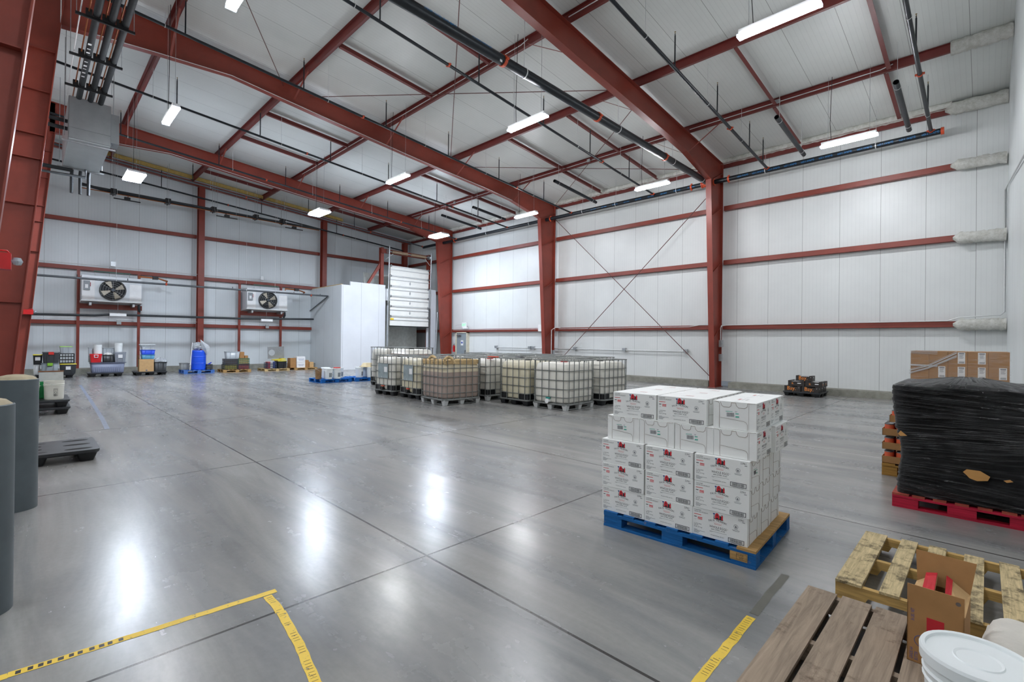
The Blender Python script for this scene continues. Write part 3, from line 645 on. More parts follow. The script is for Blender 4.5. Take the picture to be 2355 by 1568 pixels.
for z in (1.62, 1.10): tag(MB().cbox((-6.97, 18.12, z), (.12, .12, .26)).build('switch_box', GALV), 'small grey switch box on the right column, %s one' % ('upper' if z > 1.4 else 'lower'), 'electrical box', 'electrical boxes')
tag(MB().cbox((-15.05, 18.1, 1.12), (.14, .1, .2)).build('switch_box', GALV), 'small grey gauge box low on the middle back wall column', 'electrical box', 'electrical boxes')
tag(MB().cbox((-16.0, 18.32, 2.32), (.3, .16, .34)).build('electrical_box', WHITEP), 'white electrical box left of the middle back wall column at girt height', 'electrical box', 'electrical boxes')
for a, b, l in ((-19.5, -16.95, 'left of the middle column'), (-16.7, -8.5, 'passing behind the middle column')):
    t = thing('wall_hydrant_pipe', 'low galvanised pipe with valves on the back wall '+l, 'pipe', group='low wall pipes')
    MB().tube([(a, 18.5, 1.29), (b, 18.5, 1.29)], .025, 8).build('pipe', GALVL, t)
    for x in ((a, b) if b < -16 else (a, -14.0, -11.3, b)): 
        q = MB().cbox((x, 18.5, 1.31), (.16, .12, .14)); q.build('valve', GALV, t)
# conduits along purlins
for y, x0, x1, l in ((8.9, -22.5, -8.3, 'third purlin, left part'), (8.9, -7.0, -3.0, 'third purlin, right part'), (15.40, -14.8, -7.3, 'last purlin in the bay with the crossed rods'), (15.40, -7, -1.7, 'last purlin in the right bay'), (15.4, -23.3, -15.5, 'last purlin in the far bay')):
    z = roofz(y)+.05; pts = [(x0, y-.03, z)]; n = 6
    for k in range(1, n): pts.append((x0+(x1-x0)*k/n, y-.03, z))
    pts += [(x1-.25, y-.03, z), (x1, y-.03, z+.05)]
    conduit(pts, .011, 'thin white conduit clipped along the '+l, group='roof conduits')
    tag(MB().cbox(((x0+x1)/2, y-.05, z+.01), (.14, .05, .1)).build('junction_box', GALV), 'small junction box on the '+l, 'electrical box', 'roof junction boxes')
# thin conduits under the bottom flange of the rafters
for X, l in ((-15.3, 'middle'), (-23.5, 'farthest')):
    conduit([(X+.13, 1.0, 8.83), (X+.13, 2.3, 8.93), (X+.13, 4.0, 9.03), (X+.13, 9.8, 8.45), (X+.13, 13.9, 8.12), (X+.13, 15.3, 7.97)], .009, 'thin conduit running along the underside of the %s rafter' % l, group='rafter conduits')
# ================================================================ panel room with the roll-up door
RX, RY = -24.5, 11.82
WR = panel_mat('insulated_panel_room_side', 0, -24.5, 'cfd5d8'); WRF = panel_mat('insulated_panel_room_front', 1, 12.96-1.0668, 'e3e6ea', ribs=.0889, amt=.05)
struct('wall_side_room', MB().box((XA, RY, 0), (RX-.1, RY+.1, 4.58)), WR)
m = MB(); m.box((RX-.1, RY, 0), (RX, 14.45, 4.58)); m.box((RX-.1, 17.35, 0), (RX, 18.0, 4.58)); m.box((RX-.1, 14.45, 3.9), (RX, 17.35, 4.58))
m.box((RX-.12, RY+.5, 4.58), (RX-.02, 14.45, 4.78)); m.box((RX-.12, 17.35, 4.58), (RX-.02, 18.0, 4.78))
struct('wall_front_room', m, WRF)
PINE = wood_mat('pale_pine', 'c9ae7c', '8b7246', axis=0, wear=.75)
tag(MB().box((XA+.1, RY+.0, 4.58), (RX-.1, RY+.1, 4.62)).build('timber_plate', PINE), 'pale timber plate lying on top of the panel room wall', 'timber')
tag(MB().box((-26.1, 13.9, 0), (-26.0, 17.6, 5.6)).build('spare_panel', mat('spare_panel_white', 'c8ccc8', .5)), 'spare insulated panel rising behind the panel room wall and the red post', 'panel')
struct('ceiling_room', MB().box((XA+.2, RY+.15, 4.45), (RX-.15, 17.9, 4.57)), mat('room_roof', 'c5cac8', .6)) if False else None
DY0, DY1 = 14.62, 17.28
t = thing('roll_up_door', 'white sectional roll-up door half open on the front of the panel room', 'door', (0, 0, 0)); DW = mat('door_section_white', 'e6e6e0', .4, .0, .04, 3); DG = mat('door_joint_grey', '8f918c', .5)
z0, z1, ns = 2.46, 5.93, 6
for k in range(ns):
    a = z0+(z1-z0)*k/ns; b = z0+(z1-z0)*(k+1)/ns; q = MB(); mid = a+(b-a)*.56
    q.box((RX+.16, DY0, a+.006), (RX+.21, DY1, b-.006)); q.build('door_section', DW, t)
    q = MB(); q.box((RX+.21, DY0-.03, b-.06), (RX+.255, DY1+.03, b-.012)); q.box((RX+.21, DY0-.03, mid), (RX+.245, DY1+.03, mid+.04)); q.build('stiffener_rail', GALVL, t)
    if 0 < k < 5:
        q = MB(); yc = (DY0+DY1)/2+.0
        q.plate([(RX+.212, yc, a+.1), (RX+.212, yc+.05, a+.19), (RX+.212, yc, a+.30), (RX+.212, yc-.05, a+.19)], .02); q.build('centre_hinge', GALV, t)
    for y in (DY0+.04, DY1-.04): MB().cbox((RX+.23, y, b-.03), (.05, .07, .12)).build('hinge', GALV, t)
MB().box((RX+.15, DY0-.02, z0-.05), (RX+.22, DY1+.02, z0+.006)).build('bottom_seal', BLKP, t)
MB().box((RX+.258, DY0+.0, z0+.33), (RX+.262, DY0+.22, z0+.43)).build('warning_label', mat('yellow_label', 'e2c21f', .5), t)
for y, s in ((DY0-.12, 1), (DY1+.12, -1)):
    q = MB(); q.box((RX+.12, y-.03, 0), (RX+.24, y+.03, 3.6)); q.tube([(RX+.14, y, 0), (RX+.20, y, 3.4), (RX+.30, y, 7.0)], .035, 8); q.build('track', GALV, t)
q = MB(); q.tube([(RX+.1, DY0-.1, 6.72), (RX+.1, DY1+.1, 6.72)], .035, 10); q.build('spring_shaft', GALV, t)
q = MB()
SPRG = mat('spring_tan', 'a58f76', .6, .2)
for a, b in ((DY0+.15, (DY0+DY1)/2-.12), ((DY0+DY1)/2+.12, DY1-.15)):
    q.tube([(RX+.1, a, 6.72), (RX+.1, b, 6.72)], .075, 12)
    k = 22
    for i in range(k): q.lathe([(.078, -.012), (.088, 0), (.078, .012)], 12, M=Matrix.Translation((RX+.1, a+(b-a)*(i+.5)/k, 6.72)) @ Matrix.Rotation(PI/2, 4, 'X'))
q.build('torsion_spring', SPRG, t)
MB().box((RX-.13, DY0-.4, 6.62), (RX-.03, DY1+.38, 6.86)).build('header_beam', STEEL, t)
for y in (DY0-.08, DY1+.08): MB().lathe([(.0, -.05), (.13, -.05), (.1, 0), (.13, .05), (0, .05)], 16, M=Matrix.Translation((RX+.1, y, 6.72)) @ Matrix.Rotation(PI/2, 4, 'X')).build('cable_drum', GALV, t)
for y, s in ((DY0-.1, 1), (DY1+.1, -1)): MB().tube([(RX+.05, y-s*.1, 6.25), (RX+.12, y+s*.32, 6.6)], .02, 6).build('angle_brace', GALVL, t)
for y, l in ((DY0-.32, 'left'), (DY1+.3, 'right')):
    q = MB(); q.box((RX-.34, y-.1, 0), (RX-.32, y+.1, 6.95)); q.box((RX-.16, y-.1, 0), (RX-.14, y+.1, 6.95)); q.box((RX-.32, y-.01, 0), (RX-.16, y+.01, 6.95))
    p = thing('door_post', 'red steel post rising above the panel room %s of the roll-up door' % l, 'post', (0, 0, 0), 0, 'roll-up door posts'); q.build('post', STEEL, p)
    sgn = -1 if l == 'left' else 1
    if l == 'left': MB().prism([(y-.08, 6.1), (y-.08, 5.8), (y-.75, 4.8), (y-.9, 4.8)], 0, RX-.3, RX-.2).build('diagonal_brace', STEEL, p)
    else: MB().prism([(y-.1, 5.9), (y-.1, 5.7), (y-.6, 4.8), (y-.7, 4.8)], 0, RX-.3, RX-.2).build('diagonal_brace', STEEL, p)
tag(MB().tube([(RX+.35, 17.75, 0), (RX+.25, 17.95, 3.4)], .05, 10).build('leaning_pole', GALV), 'grey pole leaning against the panel room right of the roll-up door', 'pole')
# grey personnel door
st = MB(); st.box((-23.05, 18.42, 0), (-22.95, 18.62, 2.16)); st.box((-22.03, 18.42, 0), (-21.93, 18.62, 2.16)); st.box((-23.05, 18.42, 2.1), (-21.93, 18.62, 2.16))
d = struct('door_1', st, mat('door_frame_beige', 'cdc7b3', .6))
d1 = MB().box((-22.95, 18.46, .02), (-22.03, 18.51, 2.1)).build('door_leaf', mat('door_grey', '8a9499', .5, 0, .05, 3), d)
MB().box((-22.55, 18.44, 1.35), (-22.33, 18.455, 1.66)).build('paper_notice', WHITEP, d)
MB().box((-22.52, 18.435, 1.47), (-22.36, 18.44, 1.57)).build('notice_print', mat('notice_blue', '4d5fa8', .6), d)
MB().box((-22.85, 18.36, 1.93), (-22.5, 18.42, 2.0)).build('door_closer', GALV, d); MB().cbox((-22.12, 18.42, 1.0), (.05, .08, .16)).build('door_handle', GALV, d)
t = thing('exit_sign', 'green EXIT sign above the grey door', 'sign', (-22.15, 18.38, 2.42))
MB().cbox((0, 0, .16), (.42, .05, .3)).build('sign_box', WHITEP, t); MB().cbox((.1, -.0, -.02), (.36, .14, .1)).build('lamp_head', WHITEP, t)
q = MB(); q.text('EXIT', .19, FR((-.195, -.028, .1), (1, 0, 0), (0, 0, 1)), sx=.95); q.build('sign_letters', emit('exit_green', '2fd07c', 1.2), t)
conduit([(-23.1, 18.45, 2.55), (-22.8, 18.45, 2.6), (-22.4, 18.42, 2.62)], .012, 'short thin conduit feeding the green exit sign')
t = thing('fire_extinguisher', 'small red fire extinguisher on the back wall left of the grey door', 'fire extinguisher', (-23.2, 18.44, .95))
MB().lathe([(0, 0), (.07, .0), (.075, .02), (.075, .32), (.05, .38), (.02, .4), (0, .4)], 16).build('cylinder', mat('extinguisher_red', 'b81e22', .3), t)
MB().tube([(0, 0, .4), (0, 0, .45), (.06, -.02, .5)], .014, 6).build('handle', BLKP, t); MB().tube([(.0, 0, .44), (-.09, 0, .4), (-.1, 0, .15)], .01, 6).build('hose', BLKP, t); MB().box((-.03, .02, .1), (.03, .165, .4)).build('wall_bracket', GALV, t)
# red strobes on the interior columns
RED = mat('alarm_red', 'c41f22', .35)
for X, y, z, k, l in ((-6.9, -.235, 2.26, 1.0, 'on the nearest interior column at the left edge'), (-23.22, .03, 2.36, 1.0, 'small on the farthest interior column')):
    t = thing('alarm_beacon', 'red alarm beacon with a clear globe '+l, 'alarm', (X, y, z), 0, 'alarm beacons')
    MB().box((-.09, -.12, 0), (.07, .12, .16)).build('housing', RED, t); MB().box((-.27, -.05, .03), (-.09, .05, .13)).build('mounting_arm', GALV, t)
    MB().lathe([(0, -.04), (.03, -.035), (.045, 0), (.03, .035), (0, .04)], 14, M=Matrix.Translation((0, .16, .09))).build('clear_globe', mat('clear_globe', 'cfe0ea', .1, trans=.6), t)
    MB().tube([(-.02, -.0, .16), (-.02, .03, .19), (-.02, .09, .19), (-.02, .11, .16)], .008, 6).build('guard_wire', RED, t)
# ================================================================ floor tape and bollards
TAPE = N('yellow_floor_tape'); f = TAPE.noise(3, 5, .7, stretch=(9, 9, 1)); k2 = TAPE.ramp(f, [(.60, (0, 0, 0)), (.66, (1, 1, 1))])
TAPE.set(Base_Color=TAPE.mix(k2, lin('e8c43e'), lin('76705e')), Roughness=.5); TAPE = TAPE.m
def tape(pts, wd, label, m, blk=False, seed=0):
    rnd = random.Random(seed); q = MB(); qq = MB(); P = [Vector((*p, 0)) for p in pts]
    for a, b in zip(P, P[1:]):
        d = (b-a); L = d.length; d.normalize(); n_ = Vector((-d.y, d.x, 0)); K = max(2, int(L/.05)); jit = [rnd.uniform(-.003, .003) for _ in range(K+1)]
        for i in range(K):
            s0, s1 = L*i/K, L*(i+1)/K
            v = [a+d*s0-n_*(wd/2+jit[i]), a+d*s1-n_*(wd/2+jit[i+1]), a+d*s1+n_*(wd/2-jit[i+1]), a+d*s0+n_*(wd/2-jit[i])]
            q.add([(x.x, x.y, .0015) for x in v], [(0, 1, 2, 3)])
        if blk:
            s = .03
            while s < (L-.02 if blk is not True else min(L-.02, .42)):
                c = a+d*s; w2 = wd*.30; e = rnd.uniform(.003, .006) if blk is True else rnd.uniform(.0012, .0025)
                k9 = .01 if blk is True else .0; v = [c-n_*w2-d*e, c-n_*w2+d*(e+k9), c+n_*w2+d*(e+k9), c+n_*w2-d*e]; qq.add([(x.x, x.y, .002) for x in v], [(0, 1, 2, 3)]); s += rnd.uniform(.03, .045) if blk is True else rnd.uniform(.018, .028)*(1 if rnd.random() < .9 else 4)
    o = q.build('floor_tape', m); tag(o, label, 'tape', 'floor tape lines')
    if blk and qq.v: qq.build('black_tread_marks', BLKP if blk is True else mat('brown_rib_wear', '6e5a2a', .6), o)
    return o
tape([(-3.26, -.9), (-3.27, -.05), (-3.2, 1.13)], .05, 'long yellow floor tape line at the lower left, marked black near the bollard', TAPE, True, 1)
tape([(-3.17, 1.07), (-2.93, 1.06), (-2.55, 1.02), (-2.2, .96), (-1.6, .9)], .05, 'yellow floor tape strip with worn black ribs meeting the long line at the lower left', TAPE, 2, 2)
tape([(-.965, 3.0), (-.955, 2.22), (-.95, 1.4)], .05, 'yellow floor tape strip at the bottom right beside the grey pallet', TAPE, 2, 3)
tape([(-.975, 3.72), (-.965, 3.04)], .05, 'worn grey tape residue continuing towards the egg pallet', mat('tape_residue', '66655d', .7), False, 4)
tape([(-21.5, 1.27), (-15.3, 1.13), (-12.4, 1.06), (-10.9, 1.0)], 0.07, 'pale blue floor tape line running towards the left pallets', mat('blue_tape', '767f90', .5), False, 5)
BOLL = mat('bollard_grey', '565f63', .45, .1, .16, 3, .02, wear=('7e7350', 6, .70)); CONCT = mat('bollard_concrete', 'aa9f86', .85, 0, .15, 9)
for x, y, l in ((-6.4, -.07, 'with rust marks, in front of the red columns'), (-4.12, -.2, 'cut by the left edge of the picture, nearest the camera')):
    t = thing('bollard', 'thick dark grey steel bollard '+l, 'bollard', (x, y, 0), 0, 'steel bollards at the left')
    MB().lathe([(.157, 0), (.157, 1.2), (.15, 1.205), (.148, 1.19)], 40).build('post', BOLL, t); MB().lathe([(.15, 1.2), (.12, 1.228), (.06, 1.245), (0, 1.25)], 32).build('concrete_cap', CONCT, t)
# ================================================================ pallets
def cup_pallet(name, label, x, y, w, d, z=0, rz=0, group='black plastic pallets', h=.145, slots=True):
    t = thing(name, label, 'pallet', (x, y, z), rz, group)
    q = MB(); q.taper(h-.035, h, (w/2-.004, d/2-.004), (w/2, d/2), r=.06); q.taper(h-.05, h-.035, (w/2-.02, d/2-.02), (w/2-.004, d/2-.004), r=.05); q.build('deck', mat('worn_black_plastic', '35383b', .38, 0, .2, 6), t)
    if slots:
        q = MB()
        for sy in (-.33, 0, .33):
            for sx in (-.34, -.12, .12, .34):
                if sy and sx in (-.12,): sx = 0
                elif sy and sx == .12: continue
                a, b = (.055, .14) if sy else ((.04, .06) if abs(sx) < .2 else (.02, .11))
                n_ = 14; P = [(sx*w+a*math.cos(2*PI*k/n_), sy*d+b*math.sin(2*PI*k/n_), h+.0012) for k in range(n_)]
                q.add(P, [tuple(range(n_))])
        q.build('deck_slots', mat('slot_black', '050506', .9), t)
    for sx in (-1, 0, 1):
        for sy in (-1, 0, 1):
            q = MB(); q.taper(0, h-.045, (.055, .07), (.085, .105), c=(sx*(w/2-.11), sy*(d/2-.13)), r=.03); q.build('foot', BLKP, t)
    return t
BLUEW = wood_mat('blue_painted_wood', '1d64a4', 'a08560', axis=0, wear=.60, rough=.6); RAWW = wood_mat('raw_pallet_wood', 'b5905c', '6e5332', axis=0, wear=.66)
REDW = wood_mat('red_painted_wood', 'b3203a', 'c9a477', axis=0, wear=.64, rough=.6)
def block_pallet(name, label, x, y, w, d, m, rz=0, h=.135, deck=None, group=None, bl=(.15, .10)):
    """long side w along local x; three rows of three blocks"""
    t = thing(name, label, 'pallet', (x, y, 0), rz, group); bt = .018
    for k, sy in enumerate((-1, 0, 1)):
        MB().box((-w/2, sy*(d/2-.055)-.055, 0), (w/2, sy*(d/2-.055)+.055, bt)).build('bottom_board', m, t)
        MB().box((-w/2, sy*(d/2-.055)-.055, h-2*bt-.002), (w/2, sy*(d/2-.055)+.055, h-bt)).build('stringer_board', m, t)
        for sx in (-1, 0, 1): MB().box((sx*(w/2-bl[0]/2)-bl[0]/2, sy*(d/2-.055)-.05, bt), (sx*(w/2-bl[0]/2)+bl[0]/2, sy*(d/2-.055)+.05, h-2*bt-.002)).build('block', m, t)
    n_ = 7
    for k in range(n_):
        ww = .13 if k in (0, n_-1) else .095; xc = -w/2+ww/2+(w-ww)*k/(n_-1)
        MB().box((xc-ww/2, -d/2, h-bt), (xc+ww/2, d/2, h)).build('deck_board', deck or m, t)
    for sx in (-1, 1): MB().box((sx*(w/2-.05)-.05, -d/2+.11, 0), (sx*(w/2-.05)+.05, d/2-.11, bt)).build('bottom_board', m, t)
    return t
def stringer_pallet(name, label, x, y, planks, ylen, sx0, sx1, m, h=.13, rz=0, group=None, stm=None, notch=True, seed=0):
    t = thing(name, label, 'pallet', (x, y, 0), rz, group); rnd = random.Random(seed)
    for yy in (-ylen/2+.02, 0, ylen/2-.02):
        q = MB(); L = sx1-sx0
        if notch:
            pr_ = [(sx0, .018), (sx0+L*.14, .018), (sx0+L*.16, .06), (sx0+L*.34, .06), (sx0+L*.36, .018), (sx0+L*.64, .018), (sx0+L*.66, .06), (sx0+L*.84, .06), (sx0+L*.86, .018), (sx1, .018), (sx1, h-.016), (sx0, h-.016)]
            q.prism([(a, b) for a, b in pr_], 1, yy-.02, yy+.02)
        else: q.box((sx0, yy-.02, .018), (sx1, yy+.02, h-.016))
        q.build('stringer', stm or m, t)
    for a, b in planks:
        j = rnd.uniform(-.012, .012); q = MB(); e = rnd.uniform(-.006, .006)
        q.add([(a, -ylen/2+j, h-.016), (b, -ylen/2+j, h-.016), (b+e, ylen/2+j, h-.016), (a+e, ylen/2+j, h-.016), (a, -ylen/2+j, h), (b, -ylen/2+j, h), (b+e, ylen/2+j, h), (a+e, ylen/2+j, h)],
              [(0,3,2,1),(4,5,6,7),(0,1,5,4),(1,2,6,5),(2,3,7,6),(3,0,4,7)]); q.build('deck_board', m, t)
    for k in (0, .5, 1):
        a = sx0+(sx1-sx0-.1)*k; MB().box((a, -ylen/2, 0), (a+.1, ylen/2, .018)).build('bottom_board', m, t)
    return t
# foreground wooden pallets
NEWW = wood_mat('new_pallet_wood', 'c8a566', '97733d', axis=0, wear=.72, scale=2.0); MOLD = wood_mat('mouldy_board', 'cbb78c', '2a2118', axis=1, wear=.50, mscale=7)
OLDW = wood_mat('weathered_grey_board', '9a8977', '564436', axis=1, wear=.56, scale=1.6, mscale=5)
px0 = -.14
stringer_pallet('wooden_pallet', 'newer pale wooden pallet with mould spots, beside the cardboard butter box', px0, 4.15, [(-.66-px0, -.525-px0), (-.44-px0, -.345-px0), (-.275-px0, -.18-px0), (-.095-px0, .005-px0), (.085-px0, .18-px0), (.27-px0, .36-px0)], 1.1, -.66-px0, .38-px0, MOLD, .132, stm=NEWW, seed=3)
ox = -.24
stringer_pallet('wooden_pallet', 'old weathered grey wooden pallet at the bottom right corner, under the white bucket', ox, 2.77, [(-.76-ox, -.612-ox), (-.588-ox, -.45-ox), (-.43-ox, -.288-ox), (-.262-ox, -.12-ox), (-.1-ox, .04-ox), (.06-ox, .2-ox), (.22-ox, .36-ox)], 1.2, -.75-ox, .36-ox, OLDW, .132, notch=False, seed=5)
# ---- white bucket
def bucket(name, label, x, y, z, r=.15, h=.37, m=None, lid=True, handle=True, group=None, lidm=None, rz=0, print_=None):
    m = m or WPAIL
    t = thing(name, label, 'bucket', (x, y, z), rz, group); r0 = r*.87
    MB().lathe([(0, .0), (r0, 0), (r*.95, h*.72), (r*.99, h*.74), (r*.955, h*.76), (r*1.0, h*.82), (r*.96, h*.84), (r*.98, h), (r*.95, h), (r*.90, .01), (0, .01)], 32).build('pail', m, t)
    if lid: MB().lathe([(r*.96, h-.035), (r*1.045, h-.03), (r*1.05, h+.004), (r*1.02, h+.014), (r*.94, h+.012), (r*.92, h+.002), (r*.45, h+.0), (r*.43, h+.004), (r*.38, h+.0), (0, h+.0)], 40).build('lid', lidm or m, t)
    if handle: MB().tube([(r*1.0*math.cos(a), r*1.0*math.sin(a), h*.78-.09*math.sin(a)) for a in [PI*1.0+k*PI/12 for k in range(13)]], .003, 5).build('bail_handle', GALVL, t)
    if print_: print_(t, r, h)
    return t
g = N('white_pail'); g.set(Base_Color=lin('e9eeee'), Roughness=.3, Subsurface_Weight=.0); WPAIL = g.m
bucket('white_bucket', 'big white lidded plastic bucket cut by the bottom right corner', -.008, 2.352, .132, .152, .37, handle=False)
# ---- butter box
INKB = mat('blue_box_ink', '39508f', .7); INKR = mat('red_box_ink', 'c2202c', .7)
t = thing('butter_box', 'open cardboard butter box with red panels standing on the old grey pallet', 'box', (-.145, 3.06, .132), -.05)
hx, hy, H = .098, .15, .272
q = MB(); w_ = .004
q.box((-hx, -hy, 0), (hx, -hy+w_, H)); q.box((-hx, hy-w_, 0), (hx, hy, H)); q.box((-hx, -hy, 0), (-hx+w_, hy, H)); q.box((hx-w_, -hy, 0), (hx, hy, H)); q.box((-hx, -hy, 0), (hx, hy, w_)); q.build('carton', CARD, t)
MB().box((-hx, -hy, H), (hx, -hy+w_, H+.085)).build('front_flap', CARD, t)
MB().plate([(-hx, hy-w_, H), (hx, hy-w_, H), (hx+.02, hy+.02, H+.15), (-hx-.01, hy+.02, H+.15)], .004).build('back_flap', CARD, t)
q = MB(); q.plate([(-hx-.002, -hy+.01, H), (-hx-.002, hy-.01, H), (-.02, hy-.03, H+.07), (-.012, -hy+.02, H+.02)], .004); o = q.build('side_flap', CARDL, t)
MB().plate([(-.055, -hy+.02, H+.026), (-.062, hy-.03, H+.062), (-.02, hy-.03, H+.0745), (-.012, -hy+.02, H+.0245)], .004).build('red_band', INKR, t)
q = MB(); q.plate([(hx+.002, -hy+.01, H), (.03, -hy+.02, H+.02), (.015, hy-.03, H+.07), (hx+.002, hy-.01, H)], .004); o = q.build('side_flap', CARDL, t)
MB().plate([(.050, -hy+.02, H+.0165), (.03, -hy+.02, H+.0235), (.015, hy-.03, H+.0745), (.037, hy-.03, H+.059)], .004).build('red_band', INKR, t)
q = MB(); F = FR((0, -hy-.0008, 0), (1, 0, 0), (0, 0, 1))
V = lambda u, v: F @ Matrix.Translation((u, v, 0)) @ Matrix.Rotation(PI/2, 4, 'Z')
q.text('36 LBS. NET', .018, V(-.072, .19), sx=.62); q.text('GRADE AA', .018, V(-.076, .012), sx=.62); q.text('BUTTER', .018, V(-.058, .012), sx=.62); q.text('S', .03, V(.06, .10), sx=.9)
q.tube([tuple(F @ Vector((-.045+.026*math.cos(a), .105+.026*math.sin(a), 0))) for a in [k*PI/12 for k in range(25)]], .0012, 4)
q.text('A', .026, FR((-.053, -hy-.0008, .095), (1, 0, 0), (0, 0, 1)))
q.build('blue_print', INKB, t)
MB().box((-.028, -hy-.0012, .125), (.032, -hy-.0002, .225)).build('red_panel', INKR, t)
q = MB(); q.lathe([(.0, 0), (.009, 0)], 16, M=F @ Matrix.Translation((.078, H+.055, .0))); q.build('grey_stamp', mat('grey_stamp', '6a5f5a', .7), t)
# ---- white paper sack
t = thing('paper_sack', 'crumpled white paper sack with red and green print beside the butter box', 'bag', (.175, 3.27, .132), -.12)
q = MB(); nx, ny = 14, 16; rnd = random.Random(9); vs = []; 
for layer in (0, 1):
    for j in range(ny+1):
        for i in range(nx+1):
            u, v = i/nx*2-1, j/ny*2-1; e = (1-abs(u)**6)*(1-abs(v)**6)
            z = .012+(.115*e+rnd.uniform(-.004, .004) if layer else 0)
            vs.append((u*.185, v*.26, z if layer else .0))
fs = []; S_ = (nx+1)*(ny+1)
for j in range(ny):
    for i in range(nx):
        a = j*(nx+1)+i; fs.append((a, a+nx+1, a+nx+2, a+1)); b = a+S_; fs.append((b, b+1, b+nx+2, b+nx+1))
for i in range(nx): fs.append((i, i+1, S_+i+1, S_+i)); a = ny*(nx+1)+i; fs.append((a+1, a, S_+a, S_+a+1))
for j in range(ny): a = j*(nx+1); fs.append((a+nx+1, a, S_+a, S_+a+nx+1)); a += nx; fs.append((a, a+nx+1, S_+a+nx+1, S_+a))
q.add(vs, fs, 0, True); SACK = mat('white_paper_sack', 'd9d5cc', .75, 0, .06, 8, .3); q.build('sack', SACK, t)
q = MB(); q.plate([(.0, .0, .131), (.16, -.14, .131), (.175, -.125, .131), (.02, .02, .131)], .001); q.build('red_print', mat('faded_red_print', 'c06058', .7), t)
q = MB(); q.plate([(.05, .03, .131), (.17, -.05, .131), (.17, .02, .131), (.1, .05, .131)], .001); q.build('green_print', mat('dull_green_print', '6d8a7c', .7), t)
# ================================================================ egg cartons on the blue pallet
th = math.radians(3.02); e_ = Vector((math.cos(th), math.sin(th), 0)); n_v = Vector((-math.sin(th), math.cos(th), 0)); A0 = Vector((-1.142, 3.638, 0))
pc = A0-e_*.615+n_v*.52
EP = block_pallet('blue_pallet', 'worn blue wooden pallet under the white egg cartons', pc.x, pc.y, 1.23, 1.04, BLUEW, th, .132, bl=(.17, .1))
bpy.context.view_layer.update()
max([c for c in EP.children if c.name.startswith('deck_board')], key=lambda c: c.bound_box[6][0]).data.materials[0] = RAWW
q = MB(); q.box((.44, -.5212, .035), (.56, -.5202, .095)); q.build('raw_wood_patch', RAWW, EP)
q = MB(); F = FR((.445, -.5216, .045), (1, 0, 0), (0, 0, 1)); q.text('HT', .022, F @ Matrix.Translation((.06, .004, 0))); q.text('MA-0968', .016, F @ Matrix.Translation((.04, .027, 0)), sx=.8)
for a in (((.04, 0), (.11, .0015)), ((.04, .042), (.11, .0435)), ((.04, 0), (.0415, .043)), ((.1085, 0), (.11, .043))): q.box((a[0][0], a[0][1], 0), (a[1][0], a[1][1], .0003), 0, F)
q.build('stamped_mark', BLKP, EP)
BW = mat('white_carton_board', 'ebecea', .55, 0, .03, 5); INK = mat('dark_box_ink', '2f3238', .7); INKG = mat('grey_box_ink', '6d7076', .7); SEAM = mat('brown_board_edge', '6f513c', .8); BARN = mat('barn_red', 'cf1f2e', .6); TEAL = mat('teal_label', '4db39c', .6)
BL, BD, BH = .398, .303, .207
